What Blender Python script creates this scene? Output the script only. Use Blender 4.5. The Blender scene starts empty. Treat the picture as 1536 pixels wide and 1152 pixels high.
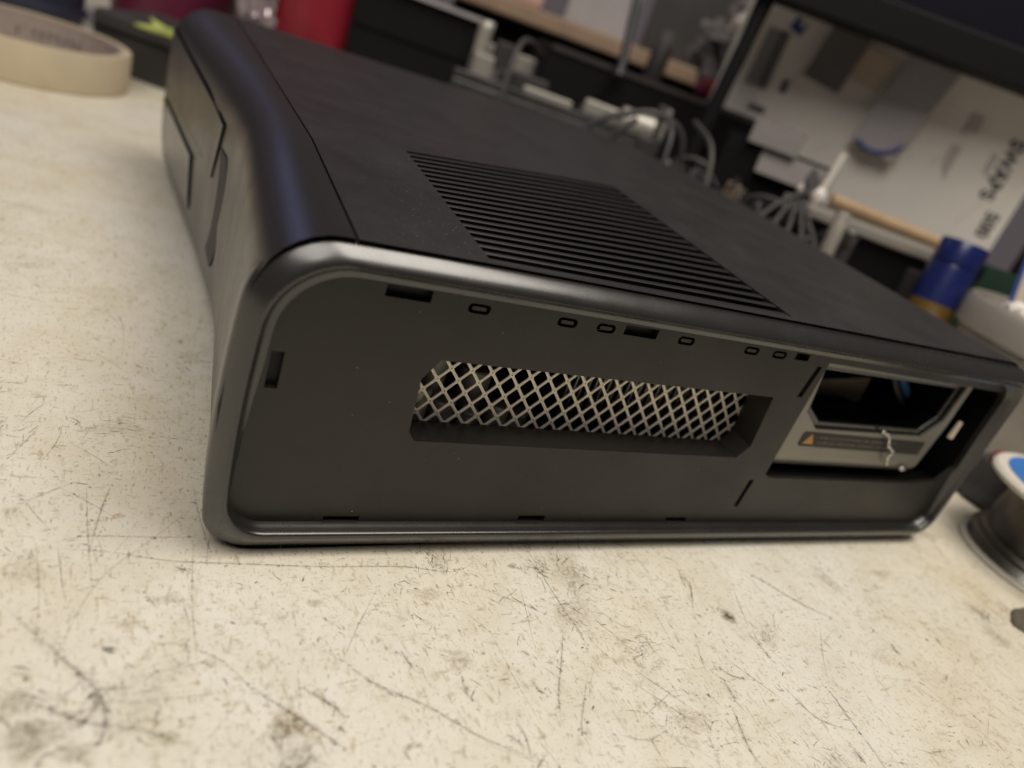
import bpy, bmesh, math, random
from mathutils import Vector, Matrix, noise
random.seed(7)
scene = bpy.context.scene
COL = scene.collection
R = math.radians
mm = 0.001

# ------------------------------------------------------------------ camera
cam_d = bpy.data.cameras.new('camera')
cam = bpy.data.objects.new('camera', cam_d); COL.objects.link(cam)
right = Vector((0.86820334, -0.37824461, 0.32117594))
down = Vector((0.09253852, -0.51248406, -0.85369591))
fwd = Vector((0.48750343, 0.77090278, -0.40993818))
m = Matrix((right, -down, -fwd)).transposed().to_4x4()
m.translation = Vector((-0.0232539, -0.1289863, 0.1199690))
cam.matrix_world = m
cam_d.sensor_width = 36.0
cam_d.lens = 1101.787 / 1536 * 36.0
cam_d.clip_start = 0.005; cam_d.clip_end = 20.0
cam_d.dof.use_dof = True
cam_d.dof.focus_distance = 0.180
cam_d.dof.aperture_fstop = 8.4
scene.camera = cam

# ------------------------------------------------------------------ world and lamps (indoor lamp light)
w = bpy.data.worlds.new('World'); scene.world = w; w.use_nodes = True
bg = w.node_tree.nodes['Background']
bg.inputs[0].default_value = (1.0, 0.84, 0.86, 1); bg.inputs[1].default_value = 0.085

def area(name, loc, target, size, power, color, size_y=None):
    l = bpy.data.lights.new(name, 'AREA'); l.energy = power; l.color = color
    l.size = size
    if size_y: l.shape = 'RECTANGLE'; l.size_y = size_y
    o = bpy.data.objects.new(name, l); COL.objects.link(o)
    o.location = loc
    o.rotation_euler = (Vector(target) - Vector(loc)).to_track_quat('-Z', 'Y').to_euler()
    return o
area('ceiling_lamp', (0.36, -0.19, 1.25), (0.25, 0.0, 0), 0.72, 12.2, (1.0, 0.93, 0.835), 0.56)
area('room_lamp', (-0.36, -0.34, 1.05), (0.05, 0.15, 0), 0.6, 6.6, (1.0, 0.94, 0.86))
area('violet_lamp', (-0.55, 1.55, 0.95), (0.05, 0.2, 0.05), 0.50, 0.9, (0.42, 0.47, 1.0))

scene.view_settings.view_transform = 'Standard'
scene.view_settings.look = 'None'
scene.view_settings.exposure = 0.0
scene.view_settings.gamma = 1.0
scene.cycles.use_denoising = True
scene.cycles.max_bounces = 8
scene.cycles.transparent_max_bounces = 24
scene.cycles.sample_clamp_indirect = 4.0

# ------------------------------------------------------------------ materials
def mat(name, col, rough=0.5, metal=0.0, var=0.0, vscale=40.0, bump=0.0, bscale=400.0, rvar=0.0, rscale=60.0,
        trans=0.0, coat=0.0, spec=0.5, emit=None, col2=None):
    ma = bpy.data.materials.new(name); ma.use_nodes = True
    nt = ma.node_tree; b = nt.nodes['Principled BSDF']
    b.inputs['Roughness'].default_value = rough
    b.inputs['Metallic'].default_value = metal
    b.inputs['Base Color'].default_value = (*col, 1)
    b.inputs['Transmission Weight'].default_value = trans
    b.inputs['Coat Weight'].default_value = coat
    b.inputs['Specular IOR Level'].default_value = spec
    tc = nt.nodes.new('ShaderNodeTexCoord')
    if var > 0 or col2:
        n = nt.nodes.new('ShaderNodeTexNoise'); n.inputs['Scale'].default_value = vscale
        n.inputs['Detail'].default_value = 6; n.inputs['Roughness'].default_value = 0.65
        nt.links.new(tc.outputs['Object'], n.inputs['Vector'])
        r = nt.nodes.new('ShaderNodeValToRGB')
        c2 = col2 if col2 else tuple(c * (1 + var) for c in col)
        c1 = col if col2 else tuple(c * (1 - var) for c in col)
        r.color_ramp.elements[0].position = 0.35; r.color_ramp.elements[1].position = 0.68
        r.color_ramp.elements[0].color = (*c1, 1); r.color_ramp.elements[1].color = (*c2, 1)
        nt.links.new(n.outputs['Fac'], r.inputs['Fac']); nt.links.new(r.outputs['Color'], b.inputs['Base Color'])
    if rvar > 0:
        n2 = nt.nodes.new('ShaderNodeTexNoise'); n2.inputs['Scale'].default_value = rscale
        n2.inputs['Detail'].default_value = 5; n2.inputs['Roughness'].default_value = 0.7
        nt.links.new(tc.outputs['Object'], n2.inputs['Vector'])
        mr = nt.nodes.new('ShaderNodeMapRange')
        mr.inputs['From Min'].default_value = 0.3; mr.inputs['From Max'].default_value = 0.7
        mr.inputs['To Min'].default_value = max(0.02, rough - rvar); mr.inputs['To Max'].default_value = min(1, rough + rvar)
        nt.links.new(n2.outputs['Fac'], mr.inputs['Value']); nt.links.new(mr.outputs['Result'], b.inputs['Roughness'])
    if bump > 0:
        n3 = nt.nodes.new('ShaderNodeTexNoise'); n3.inputs['Scale'].default_value = bscale; n3.inputs['Detail'].default_value = 3
        nt.links.new(tc.outputs['Object'], n3.inputs['Vector'])
        bp = nt.nodes.new('ShaderNodeBump'); bp.inputs['Strength'].default_value = bump; bp.inputs['Distance'].default_value = 0.0003
        nt.links.new(n3.outputs['Fac'], bp.inputs['Height']); nt.links.new(bp.outputs['Normal'], b.inputs['Normal'])
    if emit:
        b.inputs['Emission Color'].default_value = (*emit, 1); b.inputs['Emission Strength'].default_value = 1
    return ma

MT = {}
MT['body'] = mat('textured black plastic', (0.012, 0.0105, 0.0105), 0.47, bump=0.35, bscale=2600, rvar=0.06, rscale=35, var=0.2, vscale=70, spec=0.75)
MT['bezel'] = mat('satin black plastic', (0.012, 0.011, 0.0105), 0.34, rvar=0.06, rscale=30, bump=0.03, bscale=1400, spec=0.7)
MT['rim'] = mat('glossy black plastic', (0.018, 0.0165, 0.015), 0.27, rvar=0.04, rscale=60, spec=0.9)
MT['plate'] = mat('matt black plastic', (0.0135, 0.0108, 0.0092), 0.44, rvar=0.10, rscale=24, bump=0.12, bscale=2600, var=0.22, vscale=26)
MT['dark'] = mat('inner black plastic', (0.004, 0.004, 0.004), 0.8, spec=0.08)  # shade put into the material: almost no reflection, so recesses stay black
MT['liner'] = mat('liner black plastic', (0.009, 0.008, 0.007), 0.6)
MT['slat'] = mat('vent black plastic', (0.014, 0.013, 0.013), 0.42, bump=0.05, bscale=2000)
MT['mesh'] = mat('perforated steel', (0.86, 0.80, 0.67), 0.45, metal=0.35, var=0.08, vscale=150)
MT['frame'] = mat('grey metal paint', (0.25, 0.238, 0.21), 0.36, metal=0.65, bump=0.15, bscale=4000, var=0.06, vscale=90)
MT['label'] = mat('label brown', (0.011, 0.009, 0.0075), 0.5)
MT['print'] = mat('label print', (0.13, 0.115, 0.095), 0.6)
MT['amber'] = mat('amber print', (0.42, 0.22, 0.045), 0.5)
MT['chip'] = mat('bare broken plastic', (0.66, 0.58, 0.45), 0.6)
MT['steel'] = mat('bright steel', (0.62, 0.60, 0.56), 0.28, metal=1.0, var=0.1, vscale=200)
MT['alu'] = mat('aluminium fin', (0.52, 0.51, 0.49), 0.4, metal=0.9)
MT['pcb'] = mat('green board', (0.018, 0.05, 0.030), 0.5, var=0.3, vscale=120)
MT['brownboard'] = mat('brown board', (0.16, 0.12, 0.085), 0.5, var=0.2, vscale=90)
MT['bluewire'] = mat('blue wire', (0.05, 0.12, 0.28), 0.4)
MT['greywire'] = mat('grey cable', (0.050, 0.047, 0.045), 0.5, var=0.1)
MT['darkwire'] = mat('dark cable', (0.03, 0.03, 0.032), 0.45)
MT['dust'] = mat('dust', (0.55, 0.50, 0.44), 0.9)
MT['cream'] = mat('crepe paper tape', (0.50, 0.42, 0.29), 0.75, bump=0.6, bscale=700, var=0.06, vscale=60)
MT['tapeside'] = mat('tape edge', (0.60, 0.46, 0.29), 0.8, var=0.08, vscale=300)
MT['core'] = mat('grey card core', (0.30, 0.245, 0.22), 0.85, var=0.10, vscale=150)
MT['ink'] = mat('dark ink', (0.05, 0.045, 0.055), 0.7)
MT['leaf'] = mat('yellow green plastic', (0.40, 0.46, 0.10), 0.5, var=0.35, vscale=90)
MT['maroon'] = mat('maroon plastic', (0.13, 0.018, 0.045), 0.4, var=0.1)
MT['red'] = mat('red plastic', (0.25, 0.015, 0.028), 0.35, var=0.12, vscale=25)
MT['navy'] = mat('navy plastic', (0.020, 0.022, 0.045), 0.45)
MT['black'] = mat('black case', (0.006, 0.0055, 0.006), 0.65, rvar=0.08, spec=0.2)
MT['greycase'] = mat('dark grey case', (0.042, 0.038, 0.036), 0.55, var=0.2, vscale=30)
MT['foil'] = mat('crumpled foil', (0.55, 0.48, 0.50), 0.25, metal=0.7, var=0.5, vscale=90)
MT['silver'] = mat('pale metal', (0.42, 0.40, 0.35), 0.42, metal=0.4, var=0.08)
MT['drive'] = mat('drive metal', (0.10, 0.097, 0.095), 0.35, metal=0.6, var=0.25, vscale=60)
MT['white'] = mat('white plastic', (0.66, 0.62, 0.54), 0.45, var=0.06)
MT['cotton'] = mat('cotton wool', (0.78, 0.74, 0.68), 0.95, bump=1.0, bscale=900)
MT['wood'] = mat('bare wood', (0.40, 0.27, 0.15), 0.65, var=0.15, vscale=40)
MT['plank'] = mat('tan plank', (0.36, 0.25, 0.17), 0.7, var=0.12, vscale=25)
MT['carton'] = mat('white carton', (0.86, 0.82, 0.74), 0.7, var=0.03, vscale=20)
MT['cartonprint'] = mat('grey carton print', (0.07, 0.065, 0.075), 0.7)
MT['cartonpale'] = mat('pale carton print', (0.25, 0.22, 0.21), 0.7)
MT['cartoncrease'] = mat('carton crease', (0.62, 0.57, 0.49), 0.8)
MT['blueprint'] = mat('blue carton print', (0.03, 0.06, 0.25), 0.6)
MT['greysheet'] = mat('grey plastic sheet', (0.40, 0.375, 0.38), 0.45, var=0.06)
MT['tansheet'] = mat('tan card', (0.55, 0.44, 0.33), 0.8)
MT['greycard'] = mat('grey card', (0.17, 0.155, 0.147), 0.8, var=0.08)
MT['pinkcloth'] = mat('pink card', (0.55, 0.36, 0.31), 0.8)
MT['bluecan'] = mat('blue enamel', (0.006, 0.014, 0.10), 0.3, coat=0.3)
MT['yellow'] = mat('brass band', (0.34, 0.21, 0.05), 0.35, metal=0.7)
MT['tub'] = mat('cloudy plastic', (0.55, 0.51, 0.45), 0.30, trans=0.5, var=0.08)
MT['cleartub'] = mat('clear plastic', (0.62, 0.58, 0.50), 0.3, trans=0.25)
MT['solder'] = mat('solder wire', (0.30, 0.285, 0.26), 0.3, metal=1.0)
MT['bluelabel'] = mat('blue label', (0.03, 0.17, 0.50), 0.5, var=0.12, vscale=200)
MT['screen'] = mat('monitor screen', (0.008, 0.008, 0.014), 0.25)
MT['monitor'] = mat('monitor black', (0.006, 0.006, 0.0065), 0.6, spec=0.2)
MT['gouge'] = mat('gouged dark core', (0.10, 0.085, 0.06), 0.9, var=0.3, vscale=600)

# ------------------------------------------------------------------ mesh helpers
def link(name, me, material, parent=None, smooth=False):
    o = bpy.data.objects.new(name, me); COL.objects.link(o)
    if material: me.materials.append(MT[material])
    if parent: o.parent = parent
    if smooth:
        for p in me.polygons: p.use_smooth = True
    return o

def finish(name, bm, material, parent=None, smooth=False, bevel=0.0, seg=2, auto=None):
    bmesh.ops.recalc_face_normals(bm, faces=bm.faces)
    me = bpy.data.meshes.new(name); bm.to_mesh(me); bm.free()
    o = link(name, me, material, parent, smooth)
    if bevel:
        md = o.modifiers.new('bevel', 'BEVEL'); md.width = bevel; md.segments = seg; md.limit_method = 'ANGLE'; md.angle_limit = R(35)
    if auto is not None:
        me.set_sharp_from_angle(angle=R(auto))
    return o

def empty(name, loc=(0, 0, 0), rz=0, label=None, cat=None, group=None):
    o = bpy.data.objects.new(name, None); COL.objects.link(o); o.location = loc; o.rotation_euler = (0, 0, rz)
    o.empty_display_size = 0.02
    if label: tag(o, label, cat, group)
    return o

def tag(o, label, cat, group=None, kind=None):
    o['label'] = label; o['category'] = cat
    if group: o['group'] = group
    if kind: o['kind'] = kind
    return o

def bx(bm, c, s, rot=None):
    M = Matrix.Translation(Vector(c)) @ (rot.to_4x4() if rot is not None else Matrix.Identity(4)) @ Matrix.Diagonal((s[0], s[1], s[2], 1))
    return bmesh.ops.create_cube(bm, size=1.0, matrix=M)['verts']

def cyl(bm, p0, p1, r0, r1=None, n=32, cap=True):
    p0 = Vector(p0); p1 = Vector(p1); d = p1 - p0; r1 = r0 if r1 is None else r1
    M = Matrix.Translation((p0 + p1) / 2) @ d.to_track_quat('Z', 'Y').to_matrix().to_4x4()
    return bmesh.ops.create_cone(bm, cap_ends=cap, segments=n, radius1=r0, radius2=r1, depth=d.length, matrix=M)['verts']

def lathe(bm, prof, c=(0, 0, 0), n=48, closed=False):
    rings = []
    for r, z in prof:
        if r < 1e-7: rings.append([bm.verts.new((c[0], c[1], c[2] + z))])
        else: rings.append([bm.verts.new((c[0] + r * math.cos(2 * math.pi * k / n), c[1] + r * math.sin(2 * math.pi * k / n), c[2] + z)) for k in range(n)])
    idx = list(range(len(rings))) + ([0] if closed else [])
    for a, b in zip(idx[:-1], idx[1:]):
        A, B = rings[a], rings[b]
        for k in range(n):
            k2 = (k + 1) % n
            if len(A) == 1: bm.faces.new((A[0], B[k], B[k2]))
            elif len(B) == 1: bm.faces.new((A[k], A[k2], B[0]))
            else: bm.faces.new((A[k], A[k2], B[k2], B[k]))

def spline(pts, n=10):
    pts = [Vector(p) for p in pts]; out = []
    P = [2 * pts[0] - pts[1]] + pts + [2 * pts[-1] - pts[-2]]
    for i in range(1, len(P) - 2):
        for k in range(n):
            t = k / n; a, b, c, d = P[i - 1], P[i], P[i + 1], P[i + 2]
            out.append(0.5 * ((2 * b) + (-a + c) * t + (2 * a - 5 * b + 4 * c - d) * t * t + (-a + 3 * b - 3 * c + d) * t ** 3))
    out.append(pts[-1]); return out

def tube(bm, pts, r, n=10, sm=True):
    P = spline(pts) if sm else [Vector(p) for p in pts]
    rings = []; nrm = None
    for i, p in enumerate(P):
        t = (P[min(i + 1, len(P) - 1)] - P[max(i - 1, 0)]).normalized()
        if nrm is None: nrm = t.orthogonal().normalized()
        nrm = (nrm - t * nrm.dot(t)).normalized(); b = t.cross(nrm)
        rr = r(i / (len(P) - 1)) if callable(r) else r
        rings.append([bm.verts.new(p + (nrm * math.cos(2 * math.pi * k / n) + b * math.sin(2 * math.pi * k / n)) * rr) for k in range(n)])
    for A, B in zip(rings[:-1], rings[1:]):
        for k in range(n): bm.faces.new((A[k], A[(k + 1) % n], B[(k + 1) % n], B[k]))
    bm.faces.new(rings[0][::-1]); bm.faces.new(rings[-1])

def plate_bm(outline, holes, f0, f1):
    """flat plate with holes; f0/f1 map a 2d point to its 3d place on the front/back sheet"""
    bm = bmesh.new(); es = []
    for loop in [outline] + holes:
        vs = [bm.verts.new((p[0], p[1], 0)) for p in loop]
        es += [bm.edges.new((vs[i], vs[(i + 1) % len(vs)])) for i in range(len(vs))]
    bmesh.ops.triangle_fill(bm, use_beauty=True, use_dissolve=False, edges=es, normal=(0, 0, 1))
    ex = bmesh.ops.extrude_face_region(bm, geom=list(bm.faces))
    top = set(v for v in ex['geom'] if isinstance(v, bmesh.types.BMVert))
    for v in bm.verts:
        v.co = Vector(f1(v.co.x, v.co.y)) if v in top else Vector(f0(v.co.x, v.co.y))
    return bm

def xz(y0, th):
    return (lambda a, b: (a * mm, y0 * mm, b * mm)), (lambda a, b: (a * mm, (y0 + th) * mm, b * mm))

def rrect(x0, x1, z0, z1, r, n=8):
    """rounded rectangle, r = (bl, br, tr, tl)"""
    out = []
    for (cx, cz, rr, a0) in ((x0 + r[0], z0 + r[0], r[0], 180), (x1 - r[1], z0 + r[1], r[1], 270), (x1 - r[2], z1 - r[2], r[2], 0), (x0 + r[3], z1 - r[3], r[3], 90)):
        for k in range(n + 1):
            a = R(a0 + 90 * k / n); out.append((cx + rr * math.cos(a), cz + rr * math.sin(a)))
    return out

def text_bm(s, size, font_extrude=0.0):
    cu = bpy.data.curves.new('t', 'FONT'); cu.body = s; cu.size = size; cu.extrude = font_extrude
    cu.offset = size * 0.035; cu.align_x = 'CENTER'; cu.align_y = 'CENTER'
    o = bpy.data.objects.new('t', cu); COL.objects.link(o)
    dg = bpy.context.evaluated_depsgraph_get(); me = bpy.data.meshes.new_from_object(o.evaluated_get(dg))
    bpy.data.objects.remove(o); bpy.data.curves.remove(cu)
    return me

def lump(bm, c, r, seed=0, amp=0.3, sub=3, sc=(1, 1, 1), freq=2.0):
    vs = bmesh.ops.create_icosphere(bm, subdivisions=sub, radius=1.0)['verts']
    for v in vs:
        d = v.co.normalized(); k = 1 + amp * noise.noise(d * freq + Vector((seed * 3.1, seed * 1.7, seed)))
        v.co = Vector(c) + Vector((d.x * r * sc[0], d.y * r * sc[1], d.z * r * sc[2])) * k

# ------------------------------------------------------------------ the table top
def make_table():
    ma = bpy.data.materials.new('worn white laminate'); ma.use_nodes = True
    nt = ma.node_tree; b = nt.nodes['Principled BSDF']
    tc = nt.nodes.new('ShaderNodeTexCoord')
    def nz(sc, det=5, ro=0.6):
        n = nt.nodes.new('ShaderNodeTexNoise'); n.inputs['Scale'].default_value = sc; n.inputs['Detail'].default_value = det
        n.inputs['Roughness'].default_value = ro; nt.links.new(tc.outputs['Object'], n.inputs['Vector']); return n
    def ramp(src, stops):
        r = nt.nodes.new('ShaderNodeValToRGB'); e = r.color_ramp.elements
        while len(e) < len(stops): e.new(0.5)
        for i, (p, c) in enumerate(stops): e[i].position = p; e[i].color = (*c, 1)
        nt.links.new(src, r.inputs['Fac']); return r
    def mix(fac, a, bb, mode='MIX'):
        m_ = nt.nodes.new('ShaderNodeMix'); m_.data_type = 'RGBA'; m_.blend_type = mode
        if isinstance(fac, float): m_.inputs[0].default_value = fac
        else: nt.links.new(fac, m_.inputs[0])
        nt.links.new(a, m_.inputs[6]); nt.links.new(bb, m_.inputs[7]); return m_.outputs[2]
    base = ramp(nz(9, 4).outputs['Fac'], [(0.30, (0.68, 0.61, 0.455)), (0.46, (0.72, 0.675, 0.56)), (0.62, (0.735, 0.71, 0.625))])
    fine = ramp(nz(55, 8, 0.72).outputs['Fac'], [(0.36, (0.88, 0.86, 0.80)), (0.55, (1, 1, 1))])
    c = mix(0.75, base.outputs[0], fine.outputs[0], 'MULTIPLY')
    grime = ramp(nz(260, 6, 0.75).outputs['Fac'], [(0.33, (0.62, 0.57, 0.46)), (0.47, (1, 1, 1))])
    gm = ramp(nz(14, 3).outputs['Fac'], [(0.42, (0, 0, 0)), (0.65, (1, 1, 1))])
    c2 = mix(gm.outputs[0], c, mix(0.8, c, grime.outputs[0], 'MULTIPLY'))
    def dashes(sx, sy, rot, lo, hi, dark):
        mp = nt.nodes.new('ShaderNodeMapping'); mp.inputs['Scale'].default_value = (sx, sy, 1); mp.inputs['Rotation'].default_value = (0, 0, R(rot))
        nt.links.new(tc.outputs['Object'], mp.inputs['Vector'])
        n = nt.nodes.new('ShaderNodeTexNoise'); n.inputs['Scale'].default_value = 1.0; n.inputs['Detail'].default_value = 2.5; n.inputs['Roughness'].default_value = 0.6
        nt.links.new(mp.outputs['Vector'], n.inputs['Vector'])
        return ramp(n.outputs['Fac'], [(lo, dark), (hi, (1, 1, 1))]).outputs[0]
    for q in ((1500, 420, 40, 0.30, 0.40, (0.58, 0.54, 0.43)), (420, 1300, 15, 0.29, 0.38, (0.60, 0.55, 0.45)), (1700, 1500, 0, 0.27, 0.36, (0.52, 0.47, 0.37)), (620, 180, 55, 0.29, 0.40, (0.72, 0.68, 0.58)), (160, 520, 70, 0.28, 0.38, (0.72, 0.68, 0.58))):
        c2 = mix(0.9, c2, dashes(*q), 'MULTIPLY')
    nt.links.new(c2, b.inputs['Base Color'])
    rr = ramp(nz(70, 6).outputs['Fac'], [(0.3, (0.34,) * 3), (0.7, (0.55,) * 3)])
    nt.links.new(rr.outputs[0], b.inputs['Roughness'])
    bp = nt.nodes.new('ShaderNodeBump'); bp.inputs['Strength'].default_value = 0.12; bp.inputs['Distance'].default_value = 0.0002
    nt.links.new(nz(500, 4).outputs['Fac'], bp.inputs['Height']); nt.links.new(bp.outputs['Normal'], b.inputs['Normal'])
    MT['table'] = ma
    bm = bmesh.new(); bx(bm, (0.35, 0.65, -0.0125), (2.1, 1.9, 0.025))
    t = finish('table_top', bm, 'table'); t['kind'] = 'structure'
    return t
table = make_table()

def make_marks():
    """scratches, ticks and smudges worn into the laminate: one sheet of thin strokes with soft ends"""
    ma = bpy.data.materials.new('scratch dirt'); ma.use_nodes = True; nt = ma.node_tree
    b = nt.nodes['Principled BSDF']; b.inputs['Roughness'].default_value = 0.7
    at = nt.nodes.new('ShaderNodeAttribute'); at.attribute_name = 'mark'
    nt.links.new(at.outputs['Color'], b.inputs['Base Color'])
    tr = nt.nodes.new('ShaderNodeBsdfTransparent'); mx = nt.nodes.new('ShaderNodeMixShader')
    tc = nt.nodes.new('ShaderNodeTexCoord'); n = nt.nodes.new('ShaderNodeTexNoise'); n.inputs['Scale'].default_value = 900; n.inputs['Detail'].default_value = 3
    nt.links.new(tc.outputs['Object'], n.inputs['Vector'])
    mr = nt.nodes.new('ShaderNodeMapRange'); mr.inputs['From Min'].default_value = 0.35; mr.inputs['From Max'].default_value = 0.62
    mr.inputs['To Min'].default_value = 0.25; mr.inputs['To Max'].default_value = 1.0
    nt.links.new(n.outputs['Fac'], mr.inputs['Value'])
    mu = nt.nodes.new('ShaderNodeMath'); mu.operation = 'MULTIPLY'
    nt.links.new(at.outputs['Alpha'], mu.inputs[0]); nt.links.new(mr.outputs['Result'], mu.inputs[1])
    nt.links.new(mu.outputs[0], mx.inputs[0]); nt.links.new(tr.outputs[0], mx.inputs[1]); nt.links.new(b.outputs[0], mx.inputs[2])
    nt.links.new(mx.outputs[0], nt.nodes['Material Output'].inputs[0])
    MT['marks'] = ma
    V, F, Cc = [], [], []
    zi = [0]
    def znext():
        zi[0] = (zi[0] + 1) % 60; return 0.00004 + zi[0] * 0.0000015
    def stroke(pts, wd, col, al, fade=0.25):
        n_ = len(pts); z = znext(); base = len(V)
        for i, p in enumerate(pts):
            t = Vector(pts[min(i + 1, n_ - 1)]) - Vector(pts[max(i - 1, 0)])
            if t.length < 1e-9: t = Vector((1, 0))
            nn = Vector((-t.y, t.x)).normalized()
            u = i / (n_ - 1); e = min(1, u / fade, (1 - u) / fade) if fade > 0 else 1
            ww = wd * (0.35 + 0.65 * e)
            for s in (-0.5, 0, 0.5):
                V.append((p[0] + nn.x * s * ww, p[1] + nn.y * s * ww, z))
                Cc.append((*col, al * (0.15 + 0.85 * e) * (1.0 if s == 0 else 0.25)))
        for i in range(n_ - 1):
            for j in (0, 1):
                a = base + i * 3 + j; F.append((a, a + 1, a + 4, a + 3))
    def blob(x, y, rx, ry, rot, col, al, n_=18):
        z = znext(); base = len(V); V.append((x, y, z)); Cc.append((*col, al)); sd = random.random() * 50
        for ring, ra in ((0.55, 0.7), (1.0, 0.0)):
            for k in range(n_):
                a = 2 * math.pi * k / n_; q = ring * (0.8 + 0.55 * noise.noise(Vector((math.cos(a) * 1.3, math.sin(a) * 1.3, sd))))
                px, py = rx * q * math.cos(a), ry * q * math.sin(a)
                V.append((x + px * math.cos(rot) - py * math.sin(rot), y + px * math.sin(rot) + py * math.cos(rot), z)); Cc.append((*col, al * ra))
        for k in range(n_):
            k2 = (k + 1) % n_
            F.append((base, base + 1 + k, base + 1 + k2)); F.append((base + 1 + k, base + 1 + n_ + k, base + 1 + n_ + k2, base + 1 + k2))
    def wander(x, y, a, L, bend, n_):
        pts = []; k = random.gauss(0, bend)
        for i in range(n_ + 1):
            pts.append((x, y)); a += k / n_ + random.gauss(0, 0.03); x += math.cos(a) * L / n_; y += math.sin(a) * L / n_
        return pts
    DK = [(0.06, 0.053, 0.038), (0.10, 0.085, 0.058), (0.17, 0.135, 0.080), (0.075, 0.068, 0.06)]
    # short ticks, in drifts
    cnt = 0
    while cnt < 6200:
        x = random.uniform(-0.20, 0.34); y = random.uniform(-0.115, 0.40)
        dens = 0.5 + 0.9 * noise.noise(Vector((x * 16, y * 16, 3.0))) + 0.45 * noise.noise(Vector((x * 50, y * 50, 8.0)))
        if y > 0.15: dens -= 0.18
        if random.random() > max(0.05, dens): continue
        cnt += 1
        L = random.choice([0.0006, 0.0009, 0.0014, 0.002, 0.003]) * random.uniform(0.7, 1.5)
        if random.random() < 0.06: L *= 2.2
        a = random.gauss(2.3, 0.55) if random.random() < 0.6 else random.uniform(0, math.pi)
        stroke(wander(x, y, a, L, 0.5, 3), random.uniform(0.00018, 0.00050), random.choice(DK), random.uniform(0.35, 0.95))
    # pin-head specks
    for i in range(5200):
        x = random.uniform(-0.20, 0.34); y = random.uniform(-0.115, 0.36)
        r = random.uniform(0.00012, 0.00036); blob(x, y, r, r * random.uniform(0.5, 1), random.random() * 3, random.choice(DK), random.uniform(0.3, 0.8), 6)
    # long hairlines
    for i in range(240):
        x = random.uniform(-0.12, 0.30); y = random.uniform(-0.11, 0.14)
        L = random.uniform(0.008, 0.035); a = random.choice([random.gauss(2.45, 0.25), random.gauss(1.6, 0.4), random.uniform(0, 3.1)])
        stroke(wander(x, y, a, L, 0.3, 8), random.uniform(0.00020, 0.00036), random.choice(DK), random.uniform(0.25, 0.65), 0.4)
    # the scratches one can point at (desk coordinates in mm)
    for pts, wd, al in SCR:
        P = [(p.x, p.y) for p in spline([(a * mm, b_ * mm, 0) for a, b_ in pts], 6)]
        stroke(P, wd * 1.7 * mm, random.choice(DK[1:3]), al * 0.9, 0.3)
        stroke(P, wd * 6 * mm, (0.24, 0.20, 0.13), al * 0.35, 0.3)
        for q in range(int(len(P) * 0.8)):                     # crumbs of dirt caught along the scratch
            px, py = random.choice(P); r = random.uniform(0.00015, 0.0005)
            blob(px + random.gauss(0, 0.0005), py + random.gauss(0, 0.0005), r * 1.6, r, random.random() * 3, random.choice(DK), random.uniform(0.25, 0.7), 7)
    # patches where the wear gathers
    for q in range(46):
        cx = random.uniform(-0.10, 0.28); cy = random.uniform(-0.105, 0.05); rad = random.uniform(0.003, 0.011); a0 = random.uniform(0, 3.1)
        blob(cx, cy, rad * 1.1, rad * 0.7, a0, random.choice([(0.30, 0.25, 0.15), (0.34, 0.25, 0.12), (0.26, 0.235, 0.17)]), random.uniform(0.10, 0.30), 22)
        for k in range(random.randint(16, 60)):
            x = random.gauss(cx, rad * 0.7); y = random.gauss(cy, rad * 0.6)
            stroke(wander(x, y, random.gauss(a0, 0.5), random.uniform(0.0006, 0.005), 0.6, 4), random.uniform(0.00014, 0.0004), random.choice(DK), random.uniform(0.2, 0.7))
        for k in range(random.randint(1, 4)):
            x = random.gauss(cx, rad); y = random.gauss(cy, rad)
            stroke(wander(x, y, random.gauss(a0, 0.4), random.uniform(0.008, 0.022), 0.4, 8), random.uniform(0.0002, 0.0005), random.choice(DK), random.uniform(0.25, 0.6), 0.4)
    for x, y, rx, ry, rot, c, al in STAINS:
        blob(x * mm, y * mm, rx * 1.6 * mm, ry * 1.6 * mm, R(rot), c, min(1, al * 1.25), 24)
    for q in range(26):
        x = random.uniform(-0.040, -0.012); y = random.uniform(-0.062, -0.030)
        stroke(wander(x, y, random.uniform(0, 6.28), random.uniform(0.004, 0.014), 1.6, 8), random.uniform(0.0004, 0.0011), (0.16, 0.145, 0.10), random.uniform(0.2, 0.5), 0.4)
    blob(SPOT[0] * mm, SPOT[1] * mm, 0.0042, 0.0030, 2.2, (0.26, 0.20, 0.12), 0.55, 24); blob(SPOT[0] * mm, SPOT[1] * mm, 0.0022, 0.0014, 2.2, (0.08, 0.065, 0.045), 0.95, 24)
    # faint yellow and grey clouds of wear
    for i in range(70):
        x = random.uniform(-0.15, 0.30); y = random.uniform(-0.11, 0.22); r = random.uniform(0.003, 0.010)
        blob(x, y, r, r * random.uniform(0.4, 0.9), random.random() * 3, random.choice([(0.42, 0.31, 0.14), (0.36, 0.30, 0.19), (0.40, 0.27, 0.14)]), random.uniform(0.06, 0.20), 20)
    me = bpy.data.meshes.new('scratch_marks'); me.from_pydata(V, [], F)
    ca = me.color_attributes.new('mark', 'FLOAT_COLOR', 'POINT')
    flat = []
    for c in Cc: flat += c
    ca.data.foreach_set('color', flat)
    o = link('scratch_marks', me, 'marks', table); o['kind'] = 'stuff'
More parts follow.
